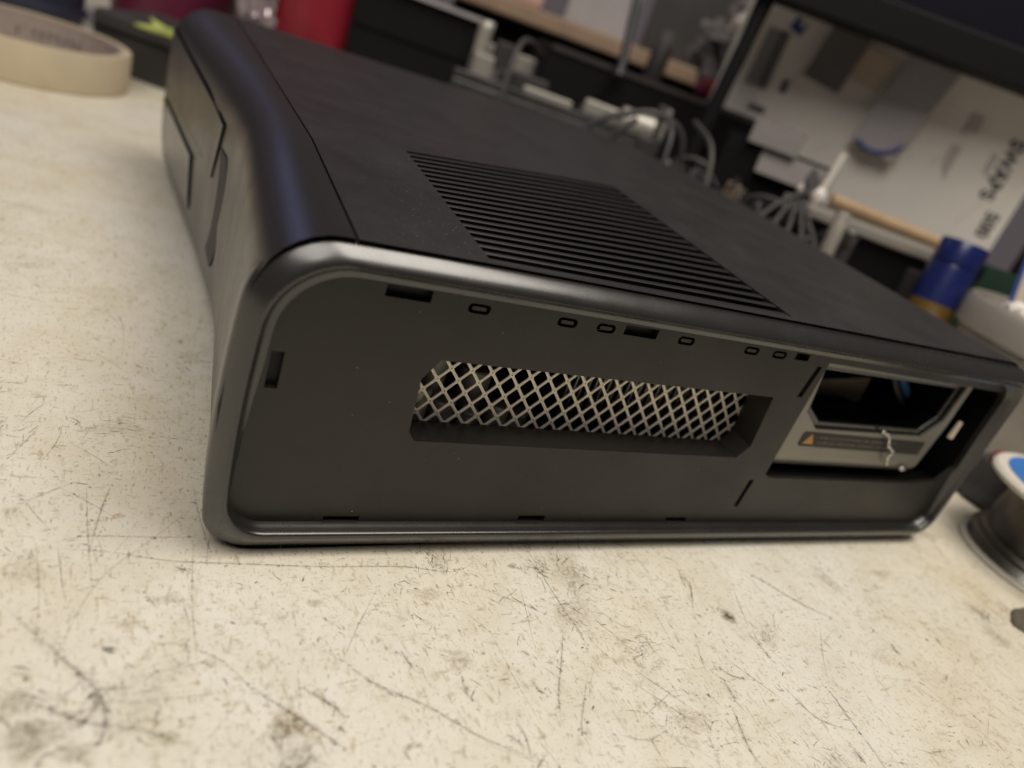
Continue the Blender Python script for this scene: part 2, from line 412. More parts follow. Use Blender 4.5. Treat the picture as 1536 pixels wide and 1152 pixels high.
SCR = [
    ([(3.5, 24.8), (-8.6, 9.0), (-19.6, -4.8), (-25.0, -21.2), (-26.9, -33.5)], 0.14, 0.26),
    ([(-35.4, -10.0), (-24.9, -23.4), (-18.2, -32.7), (-17.8, -41.2), (-23.1, -45.2)], 0.55, 0.4),
    ([(-32.8, -29.8), (-25.4, -34.4), (-19.9, -37.7), (-10.0, -41.2), (0.1, -47.9)], 0.4, 0.38),
    ([(-20.1, -26.9), (-18.7, -33.4), (-20.8, -38.2), (-21.9, -36.2), (-19.7, -32.9)], 0.35, 0.4),
    ([(-30.6, 4.8), (-18.7, 3.2), (-6.1, 0.0), (7.4, -1.3), (24.9, -2.9), (44.3, -3.7), (54.3, -5.7), (59.8, -5.7), (66.2, -1.6)], 0.16, 0.6),
    ([(-29.0, 6.1), (-22.6, 8.1), (-9.9, 7.7), (1.0, 7.5)], 0.14, 0.4),
    ([(6.3, -33.9), (12.2, -40.0), (16.4, -44.3), (21.4, -49.6)], 0.3, 0.75),
    ([(15.4, -35.1), (20.8, -40.3), (22.7, -43.5)], 0.3, 0.6),
    ([(23.2, -27.9), (29.7, -36.1), (39.1, -42.9), (48.9, -52.0), (61.9, -60.3)], 0.2, 0.6),
    ([(84.9, -2.8), (82.9, -9.0), (83.3, -18.5), (84.1, -28.4), (83.8, -32.5)], 0.15, 0.6),
    ([(80.4, -25.9), (75.0, -35.4), (69.9, -43.9), (67.3, -50.3)], 0.16, 0.6),
    ([(79.2, -40.7), (75.3, -46.4), (71.2, -52.5), (71.3, -54.9)], 0.16, 0.5),
    ([(64.9, -38.9), (65.5, -42.5), (67.2, -43.9)], 0.25, 0.6),
    ([(155.2, -9.7), (160.8, -15.7), (167.2, -24.5), (178.2, -34.1)], 0.3, 0.65),
    ([(137.0, -34.5), (137.9, -39.2), (137.5, -44.3)], 0.25, 0.55),
    ([(134.4, -49.6), (135.3, -53.7), (137.8, -60.9), (147.2, -66.1)], 0.18, 0.5),
    ([(148.8, -52.5), (148.6, -55.6), (147.2, -66.1), (146.3, -75.3)], 0.18, 0.6),
    ([(117.8, -42.0), (121.1, -45.8), (126.6, -47.6)], 0.25, 0.6),
    ([(113.8, -53.6), (112.2, -58.8), (110.4, -64.5), (110.6, -68.9)], 0.22, 0.7),
    ([(117.1, -46.0), (116.6, -51.2), (116.4, -52.1)], 0.6, 0.45),
    ([(140.8, -68.7), (140.8, -73.6)], 0.45, 0.75),
    ([(189.2, -42.1), (187.9, -47.0)], 0.3, 0.7),
    ([(212.4, -41.8), (211.2, -45.2)], 0.4, 0.7),
    ([(256.0, -30.8), (257.7, -37.2), (256.3, -40.1)], 0.22, 0.7),
    ([(-6.1, -1.6), (-2.9, -3.4)], 0.35, 0.6),
    ([(-11.8, -8.1), (-9.2, -13.6)], 0.2, 0.5),
    ([(-15.3, -29.6), (-4.4, -28.0), (1.6, -26.4)], 0.18, 0.35),
    ([(0.1, 18.3), (2.8, 13.5), (6.1, 8.8)], 0.15, 0.4),
    ([(37.4, -28.7), (39.4, -34.9)], 0.35, 0.5),
    ([(48.9, -36.0), (48.6, -41.1), (50.1, -43.7)], 0.22, 0.5),
    ([(57.2, -48.7), (57.4, -53.4), (56.2, -59.3)], 0.2, 0.4),
    ([(53.7, -51.3), (56.2, -54.7)], 0.4, 0.4),
    ([(-1.2, 28.6), (-0.1, 13.5), (2.0, 0.1)], 0.14, 0.35),
    ([(-1.8, 6.2), (-2.8, -11.4), (-2.5, -29.8)], 0.14, 0.35),
    ([(-23.8, 27.5), (-22.5, 9.1), (-20.4, -10.2)], 0.12, 0.4),
    ([(-18.4, 27.8), (-20.5, 15.7), (-22.2, 1.0)], 0.15, 0.5),
    ([(-36.7, 17.7), (-31.2, 22.4), (-25.1, 27.5)], 0.16, 0.4),
    ([(-40.9, 31.6), (-37.1, 42.4), (-35.0, 48.3)], 0.14, 0.4),
    ([(58.6, -8.9), (71.9, -17.7), (81.9, -25.0)], 0.15, 0.35),
    ([(-8.8, -21.3), (1.5, -27.1), (8.8, -38.6)], 0.14, 0.3),
    ([(123.5, -25.0), (129.6, -15.3), (129.8, -9.9)], 0.25, 0.5),
    ([(130.5, -7.2), (127.5, -16.5)], 0.2, 0.6),
    ([(78.0, -55.1), (85.2, -57.9), (94.1, -56.0)], 0.16, 0.4),
    ([(163.5, -74.3), (171.3, -74.9)], 0.25, 0.35),
    ([(86.5, -53.2), (100.5, -47.1)], 0.12, 0.4),
]
SPOT = (135.1, -27.2)
STAINS = [
    (-17.1, -22.8, 1.08, 0.72, -10, (0.08, 0.075, 0.055), 0.75),
    (-29.5, -27.6, 0.50, 0.45, 0, (0.09, 0.08, 0.06), 0.6),
    (135.1, -27.2, 1.44, 0.77, -60, (0.11, 0.09, 0.06), 0.75),
    (135.1, -27.2, 2.70, 1.80, -60, (0.3, 0.24, 0.14), 0.3),
    (11.7, -43.3, 2.70, 1.57, -40, (0.2, 0.14, 0.07), 0.45),
    (13.0, -42.8, 4.50, 2.25, -40, (0.4, 0.28, 0.13), 0.3),
    (-16.9, 14.8, 1.35, 0.90, 20, (0.55, 0.33, 0.15), 0.55),
    (9.7, -45.6, 0.90, 2.25, 0, (0.2, 0.16, 0.09), 0.35),
    (-19.7, -32.5, 0.99, 0.54, 30, (0.09, 0.085, 0.06), 0.65),
    (-25.4, -34.0, 0.63, 0.41, 30, (0.09, 0.085, 0.06), 0.55),
    (-26.2, -39.8, 4.05, 2.70, 0, (0.34, 0.3, 0.22), 0.4),
    (-27.9, -37.1, 2.25, 1.35, 0, (0.25, 0.22, 0.16), 0.4),
    (-22.4, -42.8, 2.70, 1.80, 0, (0.35, 0.31, 0.22), 0.35),
    (74.9, -19.4, 0.41, 1.17, 35, (0.22, 0.2, 0.14), 0.5),
    (33.9, -51.0, 1.80, 0.68, 10, (0.22, 0.16, 0.06), 0.4),
    (50.1, -32.6, 3.60, 2.25, 0, (0.34, 0.25, 0.12), 0.3),
    (48.5, -12.8, 4.05, 1.80, 0, (0.38, 0.28, 0.13), 0.25),
    (32.5, -38.9, 0.36, 0.68, 20, (0.15, 0.13, 0.1), 0.6),
    (109.4, -49.8, 0.36, 0.50, 0, (0.1, 0.09, 0.07), 0.75),
    (73.3, -51.8, 0.41, 0.27, 0, (0.08, 0.075, 0.06), 0.7),
    (4.6, -18.3, 0.54, 0.23, -30, (0.08, 0.075, 0.06), 0.7),
    (21.5, -14.1, 2.25, 0.90, 0, (0.36, 0.27, 0.14), 0.3),
    (-14.0, -16.7, 1.80, 1.35, 0, (0.42, 0.3, 0.15), 0.3),
    (253.0, -50.0, 0.54, 0.54, 0, (0.1, 0.09, 0.07), 0.7),
    (75.6, -4.9, 1.57, 0.90, 0, (0.35, 0.28, 0.16), 0.45),
    (218.8, -14.1, 6.30, 2.25, 0, (0.42, 0.33, 0.18), 0.25),
    (-6.9, -11.1, 2.70, 1.35, 0, (0.3, 0.26, 0.18), 0.3),
    (-8.0, -42.2, 2.25, 1.35, 0, (0.34, 0.27, 0.12), 0.35),
    (-31.5, -32.9, 3.15, 2.70, 0, (0.38, 0.34, 0.25), 0.35),
    (129.1, -24.2, 0.45, 0.36, 0, (0.1, 0.09, 0.07), 0.5),
    (207.0, -42.6, 0.50, 0.63, 0, (0.11, 0.1, 0.08), 0.6),
]
make_marks()

# ------------------------------------------------------------------ the games console lying flat, its side cover off
con = empty('game_console', (0.13, 0.14, 0.002), 0, 'black games console lying flat on the white table, its side cover removed', 'game console')
CON0 = Vector((0.13, 0.14, 0.002))
D = 288.0
def cpart(name, bm, material, parent=None, **k):
    o = finish(name, bm, material, None, **k)
    return adopt(o, parent)
def adopt(o, parent=None):
    p = parent or con; o.parent = p
    if parent is None: o.location = -CON0          # mesh data are written in table coordinates
    return o
def lerpt(tab, v):
    for (a, fa), (b, fb) in zip(tab[:-1], tab[1:]):
        if v <= b: t = max(0, (v - a) / (b - a)); return fa + (fb - fa) * t
    return tab[-1][1]
XF = [(0, -0.9), (45, 1.6), (100, 5.6), (150, 3.6), (288, -8)]
YC = [(0, 51), (12, 58), (46, 78), (69, 87), (123, 110), (264, 152)]
def xf(y): return lerpt(XF, y)
def yc(x): return lerpt(YC, x)
def ztop(x, y):
    c = yc(x)
    if y < c: return 77 + 4.5 * max(0, (y - 2) / (c - 2))
    return 81.5 + 2.5 * (y - c) / (D - c)
def x1(y): return 264 - (0 if y < 225 else 42 * ((y - 225) / 63) ** 2)
Z0 = 0.5
S_NEAR = [0.05, 0.072, 0.30, 0.55, 0.80, 0.985, 1.0]
S_FAR = [1.06, 1.25, 1.5, 1.7, 1.85, 1.95, 2.0]
SEAM = 16.6
def ys(s, x):
    c = yc(min(max(x, 0), 264))
    return s * c if s <= 1 else c + (s - 1) * (D - c)

def loft(cols, rows, skip=None):
    bm = bmesh.new(); g = [[bm.verts.new(tuple(v * mm for v in fn(s))) for fn in cols] for s in rows]
    for i in range(len(rows) - 1):
        for j in range(len(cols) - 1):
            if skip and skip(i, j): continue
            bm.faces.new((g[i][j], g[i][j + 1], g[i + 1][j + 1], g[i + 1][j]))
    return bm, g
# main shell: columns run from the seam over the top, down the back, along the bottom
VX0, VX1 = 46.0, 142.0
cols = []; topx = [SEAM + 0.35, 24, 34, VX0, 78, 110, VX1, 170, 200, 230, 250]
def scx(x, y): return SEAM + (x - SEAM) * (x1(y) - SEAM) / (264 - SEAM)
def topcol(x): return lambda s: (lambda y: (scx(x, y), y, ztop(x, y) - (3.5 if s >= 2 else 0)))(ys(s, x))
cols.append(lambda s: (lambda y: (SEAM + 0.35, y, ztop(SEAM, y) - 2.0))(ys(s, SEAM)))
for x in topx: cols.append(topcol(x))
for k in range(0, 7):
    a = R(90 - 90 * k / 6)
    cols.append((lambda a: lambda s: (lambda y: (scx(256 + 8 * math.cos(a), y), y, ztop(256, y) - 8 + 8 * math.sin(a)))(ys(s, 256)))(a))
for k in range(0, 7):
    a = R(-90 * k / 6)
    cols.append((lambda a: lambda s: (lambda y: (scx(257 + 7 * math.cos(a), y), y, Z0 + 7 + 7 * math.sin(a)))(ys(s, 257)))(a))
cols.append(lambda s: (lambda y: (SEAM + 0.35, y, Z0))(ys(s, SEAM)))
rows = S_NEAR + S_FAR
iv0, iv1 = rows.index(0.072), rows.index(0.985)
jv0, jv1 = 1 + topx.index(VX0), 1 + topx.index(VX1)
bm, g = loft(cols, rows, lambda i, j: iv0 <= i < iv1 and jv0 <= j < jv1)
bm.faces.new(list(reversed(g[-1])))
# walls of the vent opening
ring = [g[iv0][j] for j in range(jv0, jv1 + 1)] + [g[i][jv1] for i in range(iv0 + 1, iv1 + 1)] + [g[iv1][j] for j in range(jv1 - 1, jv0 - 1, -1)] + [g[i][jv0] for i in range(iv1 - 1, iv0, -1)]
low = [bm.verts.new(v.co + Vector((0, 0, -0.006))) for v in ring]
for i in range(len(ring)):
    k = (i + 1) % len(ring); bm.faces.new((ring[i], ring[k], low[k], low[i]))
ic = rows.index(1.0)
bm.normal_update()
for e in bm.edges:
    if e.calc_face_angle(0) > R(25): e.smooth = False
for j in range(len(topx)):
    e = bm.edges.get((g[ic][1 + j], g[ic][2 + j]))
    if e: e.smooth = False
cpart('main_shell', bm, 'body', smooth=True)
# dark well under the vent
bm = bmesh.new(); bx(bm, (94 * mm, 52 * mm, 60 * mm), (106 * mm, 80 * mm, 1 * mm)); cpart('vent_well', bm, 'dark')
# vent slats: one blade each, running front to back of the case
NS = 19
for i in range(NS):
    s = 0.090 + (0.968 - 0.090) * i / (NS - 1)
    bm = bmesh.new(); L = []
    for x in (VX0 - 0.3, VX0 + (VX1 - VX0) * 0.33, VX0 + (VX1 - VX0) * 0.66, VX1 + 0.3):
        y = s * yc(x); z = ztop(x, y) - 0.35; hw = 0.0115 * yc(x)
        L.append([bm.verts.new((x * mm, (y + dy * hw) * mm, (z + dz) * mm)) for dy, dz in ((-1.0, -0.15), (-0.6, 0.05), (0.6, 0.05), (1.0, -0.2), (1.9, -5), (0.7, -5))])
    for A, B in zip(L[:-1], L[1:]):
        for k in range(6): bm.faces.new((A[k], A[(k + 1) % 6], B[(k + 1) % 6], B[k]))
    bm.faces.new(L[0]); bm.faces.new(L[-1][::-1])
    cpart('vent_slat', bm, 'slat')
# front bezel
bc = []
def fr(a, top):
    r = 15.0 if top else 9.0
    def fn(s):
        y = ys(s, SEAM); x0 = xf(y); zt = ztop(SEAM, y) - (3.5 if s >= 2 else 0)
        rx = min(r, SEAM - x0 - 0.2) if top else r
        if top: return (x0 + rx - rx * math.cos(a), y, zt - r + r * math.sin(a))
        k = min(1.0, y / 60.0); qx = 11 - 3 * k; qz = 11 + 13 * k
        return (x0 + qx - qx * math.cos(a), y, Z0 + qz - qz * math.sin(a))
    return fn
bc.append(lambda s: (lambda y: (SEAM, y, Z0 + 0.0))(ys(s, SEAM)))
for k in range(7): bc.append(fr(R(90 - 90 * k / 6), False))
bc.append(lambda s: (lambda y: (xf(y) - 0.6 - 1.2 * max(0, 1 - y / 40), y, 38))(ys(s, SEAM)))
for k in range(9): bc.append(fr(R(90 * k / 8), True))
bc.append(lambda s: (lambda y: (SEAM - 0.25, y, ztop(SEAM, y) - (3.5 if s >= 2 else 0)))(ys(s, SEAM)))
bc.append(lambda s: (lambda y: (SEAM - 0.2, y, ztop(SEAM, y) - 2.0))(ys(s, SEAM)))
brow = [0.05, 0.15, 0.32, 0.55, 0.78, 1.0, 1.06, 1.12, 1.25, 1.5, 1.7, 1.85, 1.95, 2.0]
bm, g = loft(bc, brow)
bm.faces.new(list(reversed(g[-1])))
cpart('front_bezel', bm, 'bezel', smooth=True, auto=25)
bm = bmesh.new(); bx(bm, (SEAM * mm + 0.05 * mm, 0.145, 0.0735), (1.2 * mm, 0.27, 1 * mm)); cpart('seam_gap', bm, 'dark')

# panels on the front face, given as (y, z) outlines
def front_panel(name, poly, out, th, material, cut=6, tilt=0.0):
    pts = []
    for (a, b) in zip(poly, poly[1:] + poly[:1]):
        for k in range(cut): pts.append((a[0] + (b[0] - a[0]) * k / cut, a[1] + (b[1] - a[1]) * k / cut))
    under = lambda z: 8 * (1 - math.sqrt(max(0, 1 - ((25.2 - z) / 24) ** 2))) if z < 25.2 else 0
    f = lambda o: (lambda y, z: ((xf(y) - 0.6 * (1 - abs(z - 38) / 40) + under(z) - o - tilt * (z - 14) / 24) * mm, y * mm, z * mm))
    bm = plate_bm(pts, [], f(out), f(out - th))
    bmesh.ops.subdivide_edges(bm, edges=[e for e in bm.edges if e.calc_length() > 0.02], cuts=2)
    return cpart(name, bm, material)
front_panel('tray_gap', [(128.6, 65.4), (136.3, 43.6), (283, 46), (283, 71)], 0.25, 0.5, 'dark')
front_panel('disc_tray', [(130, 64.4), (137.2, 45), (282, 47.2), (282, 70)], 0.9, 1.2, 'bezel')
front_panel('port_door', [(186, 38), (182, 18), (282, 14), (282, 38)], 0.15, 0.9, 'rim', tilt=0.9)
arc = [(126 - 21 * math.cos(R(a)), 40 + 21 * math.sin(R(a))) for a in range(-62, 63, 8)] + [(139 - 18 * math.cos(R(a)), 40 + 20 * math.sin(R(a))) for a in range(62, -63, -8)]
front_panel('power_button', arc, 0.4, 0.9, 'liner', cut=1)

# side rim
NCR = 10
def loopz(t):
    o = rrect(-0.5, 264.0, 0.15, 76.6, (9, 8, 8, 15.5), NCR); i = rrect(4.2, 259.0, 7.2, 72.0, (8, 7, 7, 14), NCR)
    def dens(L):
        out = []
        for a, b in zip(L, L[1:] + L[:1]):
            n = 8 if math.hypot(b[0] - a[0], b[1] - a[1]) > 20 else 1
            for k in range(n): out.append((a[0] + (b[0] - a[0]) * k / n, a[1] + (b[1] - a[1]) * k / n))
        return out
    # same count: corners and edges are laid out alike
    def fixed(L):
        out = []
        for q in range(4):
            seg = L[q * (NCR + 1):(q + 1) * (NCR + 1)]; nxt = L[((q + 1) * (NCR + 1)) % len(L)]
            out += seg
            for k in range(1, 10): out.append((seg[-1][0] + (nxt[0] - seg[-1][0]) * k / 10, seg[-1][1] + (nxt[1] - seg[-1][1]) * k / 10))
        return out
    o, i = fixed(o), fixed(i)
    bulge = lambda p: (p[0] - (2.4 * max(0.0, 1 - ((p[1] - 38) / 38) ** 2) if p[0] < 20 else 0), p[1])
    o, i = [bulge(p) for p in o], [bulge(p) for p in i]
    out = []
    for a, b in zip(o, i):
        q = t if t <= 1 else 1 + (t - 1) * min(1.0, max(0.12, (b[1] - 6) / 42))
        out.append((a[0] * (1 - q) + b[0] * q, a[1] * (1 - q) + b[1] * q))
    return out
bm = bmesh.new(); rg = []
for t, y in ((0.08, 9.0), (0.03, 5.4), (0.02, 4.6), (0.06, 3.9), (0.14, 3.25), (0.30, 2.3), (0.50, 1.2), (0.68, 0.45), (0.82, 0.05), (0.92, 0.05), (0.98, 0.4), (1.0, 1.0), (1.08, 1.9), (1.30, 2.7), (1.55, 3.2), (1.58, 5.2)):
    rg.append([bm.verts.new((x * mm, y * mm, z * mm)) for x, z in loopz(t)])
for A, B in zip(rg[:-1], rg[1:]):
    n = len(A)
    for k in range(n): bm.faces.new((A[k], A[(k + 1) % n], B[(k + 1) % n], B[k]))
cpart('side_rim', bm, 'rim', smooth=True, auto=50)

# side plate with its clip holes, vent window and drive bay
PY = 4.0
win = [(41.5, 53.2), (38.3, 48), (39.3, 34), (41.3, 31.6), (144.5, 32.4), (147.8, 36.8), (146.2, 54.0)]
bay = [(160.8, 67.2), (160.6, 27.0), (163.0, 25.6), (236, 25.8), (252, 27.5), (257.6, 34), (257.8, 60), (254, 66.6)]
clips = [[(25, 66.2), (35, 66.2), (35, 68.9), (25, 68.9)], [(85.6, 66.0), (95.8, 66.0), (95.8, 68.6), (85.6, 68.6)], [(146, 66.6), (151.5, 66.6), (151.5, 68.7), (146, 68.7)],
         [(5.6, 42.4), (8.2, 42.4), (8.2, 51), (5.6, 51)], [(25, 6.4), (33.6, 6.4), (33.6, 9.2), (25, 9.2)], [(77.6, 6.6), (86, 6.6), (86, 9.8), (77.6, 9.8)],
         [(129.5, 6.6), (137.5, 6.6), (137.5, 9.4), (129.5, 9.4)], [(155.2, 55), (157.4, 55), (158.8, 65.6), (156.8, 65.6)], [(154.6, 14), (156.4, 14), (157.2, 24.5), (155.2, 24.5)]]
slots = [(46.4, 66.6), (69.2, 66.7), (80.2, 66.8), (105.5, 66.9), (128.9, 67.1), (139.7, 67.2)]
holes = [win, bay] + clips + [rrect(cx - 2.7, cx + 2.7, cz - 1.15, cz + 1.15, (1, 1, 1, 1), 3) for cx, cz in slots]
bm = plate_bm(rrect(2.2, 260.2, 5.0, 73.0, (9, 7, 7, 14), 8), holes, *xz(PY, 1.6))
plate = cpart('side_plate', bm, 'plate')
for cx, cz in slots:
    bm = plate_bm(rrect(cx - 1.75, cx + 1.75, cz - 0.45, cz + 0.45, (0.4, 0.4, 0.4, 0.4), 3), [], *xz(PY + 0.1, 1.5)); o = finish('slot_peg', bm, 'plate'); o.parent = plate
bm = bmesh.new()                                              # what the clip holes open onto
for x0, x1_, z0, z1 in ((3.5, 38.0, 5, 72), (38, 160, 56, 73), (148.6, 160, 5, 73), (38, 160, 5, 31)):
    bx(bm, ((x0 + x1_) / 2 * mm, 6.6 * mm, (z0 + z1) / 2 * mm), ((x1_ - x0) * mm, 1 * mm, (z1 - z0) * mm))
cpart('inner_liner', bm, 'liner')
# ledge round the window, running back to the mesh
bm = bmesh.new(); A = [bm.verts.new((x * mm, (PY + 1.5) * mm, z * mm)) for x, z in win]; B = [bm.verts.new((x * mm, 13.2 * mm, z * mm)) for x, z in win]
for k in range(len(win)): bm.faces.new((A[k], A[(k + 1) % len(win)], B[(k + 1) % len(win)], B[k]))
o = finish('window_ledge', bm, 'plate'); o.parent = plate
# perforated mesh
bm = bmesh.new(); cw, ch = 5.55, 6.3
def ringpts(cx, cz, w_, h_, n=3):
    P = [(cx + w_, cz), (cx, cz + h_), (cx - w_, cz), (cx, cz - h_)]; out = []
    for i in range(4):
        p, a, b = Vector(P[i]), Vector(P[i - 1]), Vector(P[(i + 1) % 4])
        s0 = p + (a - p) * 0.16; s1 = p + (b - p) * 0.16
        for k in range(n + 1):
            t = k / n; out.append((1 - t) ** 2 * s0 + 2 * t * (1 - t) * p + t * t * s1)
    return out
def outpts(cx, cz):
    P = [(cx + cw / 2, cz), (cx, cz + ch / 2), (cx - cw / 2, cz), (cx, cz - ch / 2)]; out = []
    for i in range(4):
        p, a, b = Vector(P[i]), Vector(P[i - 1]), Vector(P[(i + 1) % 4])
        for k in range(4):
            t = k / 3
            out.append(p + (a - p) * 0.16 * (1 - 2 * t) if t < 0.5 else p + (b - p) * 0.16 * (2 * t - 1))
    return out
for r_ in range(-1, 9):
    for c_ in range(0, 21):
        cx = 38.2 + cw * c_ + (cw / 2 if r_ % 2 else 0); cz = 31.0 + ch / 2 * r_
        O = outpts(cx, cz); I = ringpts(cx, cz, cw / 2 - 0.50, ch / 2 - 0.55)
        fo = [bm.verts.new((p[0] * mm, 13.3 * mm, p[1] * mm)) for p in O]; fi = [bm.verts.new((p[0] * mm, 13.38 * mm, p[1] * mm)) for p in I]
        bi = [bm.verts.new((p[0] * mm, 13.75 * mm, p[1] * mm)) for p in I]
        n = len(O)
        for k in range(n):
            bm.faces.new((fo[k], fo[(k + 1) % n], fi[(k + 1) % n], fi[k])); bm.faces.new((fi[k], fi[(k + 1) % n], bi[(k + 1) % n], bi[k]))
bmesh.ops.remove_doubles(bm, verts=bm.verts, dist=1e-6)
mesh = cpart('vent_mesh', bm, 'mesh')
# inside: cooling fins, capacitors, board, wires
for i in range(26):
    bm = bmesh.new(); bx(bm, ((92 + i * 2.3) * mm, 42 * mm, 42 * mm), (0.5 * mm, 34 * mm, 30 * mm)); cpart('heat_sink_fin', bm, 'alu')
bm = bmesh.new(); bx(bm, (95 * mm, 60 * mm, 25 * mm), (140 * mm, 90 * mm, 1.6 * mm)); board = cpart('circuit_board', bm, 'pcb')
for x, y, r_, h in ((45, 18, 3.2, 13), (53, 20, 3.6, 9), (61, 18.5, 2.6, 7), (69, 19, 3.0, 9), (51, 27, 4, 19), (77, 22, 3, 6), (64, 28, 4.5, 15)):
    bm = bmesh.new(); lathe(bm, [(0, 0), (r_ * mm, 0), (r_ * mm, h * mm - 0.0005), (r_ * mm - 0.0005, h * mm), (0, h * mm)], (x * mm, y * mm, 26 * mm), 20)
    o = finish('capacitor', bm, random.choice(['silver', 'brownboard', 'silver']), smooth=True, auto=40); o.parent = board
bm = bmesh.new(); tube(bm, [(42 * mm, 26 * mm, 28 * mm), (45 * mm, 24 * mm, 44 * mm), (52 * mm, 27 * mm, 46 * mm), (58 * mm, 40 * mm, 38 * mm)], 0.8 * mm); cpart('inner_wire', bm, 'bluewire')
bm = bmesh.new(); bx(bm, (100 * mm, 0.110, 40 * mm), (0.16, 1 * mm, 60 * mm)); cpart('inner_wall', bm, 'dark')

# drive bay: grey metal frame, warning label, deep opening
opening = [(163.2, 65.4), (165.6, 49.5), (174, 43.6), (229, 44.6), (235.5, 51.5), (236.3, 65.9)]
fo_ = [(160.9, 67.0), (160.7, 33.4), (236.8, 33.8), (239.0, 50), (239.2, 67.0)]
bm = plate_bm(fo_, [opening], *xz(5.9, 1.0)); frame = cpart('bay_frame', bm, 'frame')
bm = bmesh.new(); prev = None                                  # rolled lower edge
for k in range(8):
    a = R(90 * k / 7); y = 5.9 + 6 * (1 - math.cos(a)) ; z = 33.4 - 6.2 * math.sin(a)
    cur = [bm.verts.new((160.7 * mm, y * mm, z * mm)), bm.verts.new((236.8 * mm, y * mm, (z + 0.4) * mm))]
    if prev: bm.faces.new((prev[0], prev[1], cur[1], cur[0]))
    prev = cur
o = finish('frame_lip', bm, 'frame', smooth=True); o.parent = frame
bm = bmesh.new()                                              # walls behind the opening
A = [bm.verts.new((x * mm, 6.8 * mm, z * mm)) for x, z in opening]; B = [bm.verts.new((x * mm, 46 * mm, z * mm)) for x, z in opening]
for k in range(len(opening)): bm.faces.new((A[k], A[(k + 1) % len(opening)], B[(k + 1) % len(opening)], B[k]))
bm.faces.new(B); cpart('bay_well', bm, 'dark')
inner = [(165.6, 63.6), (168.2, 50.6), (175.6, 45.8), (227.6, 46.6), (233.2, 52.4), (233.8, 64.0)]
bm = plate_bm([(162.9, 65.8), (165.2, 49.2), (173.8, 43.2), (229.3, 44.2), (236.0, 51.2), (236.8, 66.3)], [inner], *xz(7.4, 1.2)); cpart('bay_inner_frame', bm, 'rim', bevel=0.0003)
for k in range(9):
    bm = bmesh.new(); bx(bm, ((181 + k * 2.1) * mm, 24.5 * mm, 46.2 * mm), (1.0 * mm, 2 * mm, 3.2 * mm)); cpart('connector_pin', bm, 'alu')
bm = bmesh.new(); bx(bm, (203 * mm, 26 * mm, 49 * mm), (26 * mm, 1 * mm, 10 * mm), Matrix.Rotation(R(-8), 3, 'Y')); cpart('bay_reflection', bm, 'brownboard')  # brown slab imitating a reflection seen inside the bay
bm = bmesh.new(); lump(bm, (0.199, 0.0205, 0.0450), 0.012, 5, 0.35, 3, (1.1, 0.3, 0.32)); cpart('bay_foam', bm, 'dark', smooth=True)
bm = bmesh.new(); tube(bm, [(217 * mm, 22 * mm, 63 * mm), (222 * mm, 20 * mm, 56 * mm), (231 * mm, 20 * mm, 50 * mm), (236 * mm, 24 * mm, 48.5 * mm)], 1.1 * mm); cpart('bay_cable', bm, 'greywire')
bm = bmesh.new(); tube(bm, [(222 * mm, 23 * mm, 64 * mm), (227 * mm, 22 * mm, 58 * mm), (233 * mm, 22 * mm, 53.5 * mm), (236 * mm, 25 * mm, 52 * mm)], 1.8 * mm); cpart('bay_cable', bm, 'bluewire')
bm = plate_bm(rrect(169.6, 233, 37.2, 42.6, (1.2, 0.6, 0.6, 1.2), 4), [], *xz(5.75, 0.12)); lab = cpart('warning_label', bm, 'label')
bm = plate_bm([(171.2, 38.2), (176.2, 38.2), (173.7, 42.0)], [], *xz(5.68, 0.05)); o = finish('warning_triangle', bm, 'amber'); o.parent = lab
bm = bmesh.new()                                              # the label's two lines of worn grey print
for row, z in ((0, 40.9), (1, 38.9)):
    x = 178.0
    while x < 214:
        wd = random.uniform(2.5, 5.5); xx = x
        while xx < x + wd:
            lw = random.uniform(0.3, 0.75)
            for dz, hh in random.choice([((0, 0.9),), ((0.3, 0.25), (-0.3, 0.25)), ((0, 0.7),)]):
                bx(bm, ((xx + lw / 2) * mm, 5.70 * mm, (z + dz) * mm), (lw * mm, 0.05 * mm, hh * mm))
            xx += lw + 0.25
        x += wd + 1.0
o = finish('label_print', bm, 'print'); o.parent = lab
# black recess beyond the frame
bm = bmesh.new()
bx(bm, (248.5 * mm, 18 * mm, 48 * mm), (18.6 * mm, 1 * mm, 44 * mm)); bx(bm, (0.2095, 9.5 * mm, 24.9 * mm), (0.099, 8 * mm, 1 * mm)); bx(bm, (0.2585, 12 * mm, 47 * mm), (0.001, 12 * mm, 44 * mm)); bx(bm, (0.2095, 12 * mm, 68.2 * mm), (0.099, 12 * mm, 1 * mm))
bx(bm, (0.2005, 13.5 * mm, 27.6 * mm), (0.08, 6 * mm, 2 * mm))
cpart('bay_recess', bm, 'dark')
bm = bmesh.new(); vs = bx(bm, (243.6 * mm, 5.0 * mm, 49.2 * mm), (2.0 * mm, 1.6 * mm, 7.2 * mm))
for v in vs:
    if v.co.z > 0.05: v.co.x += (0.6 if v.co.x < 0.2436 else -0.35) * mm
cpart('broken_tab', bm, 'chip', bevel=0.0004)
bm = bmesh.new()
tube(bm, [(206.5 * mm, 6.2 * mm, 45.2 * mm), (209.5 * mm, 4.6 * mm, 44.2 * mm), (211.5 * mm, 4.4 * mm, 41.0 * mm), (215.0 * mm, 3.8 * mm, 38.8 * mm), (214.5 * mm, 4.0 * mm, 36.5 * mm), (217.2 * mm, 4.4 * mm, 32.8 * mm)], lambda t: (0.50 + 0.16 * math.sin(t * 47) + 0.10 * math.sin(t * 17)) * mm, 8)
cpart('torn_shield_strip', bm, 'steel', smooth=True)
bm = bmesh.new(); lump(bm, (0.2290, 0.0052, 0.0312), 0.0014, 2, 0.5, 2, (1.3, 0.5, 0.7)); cpart('solder_blob', bm, 'steel', smooth=True)
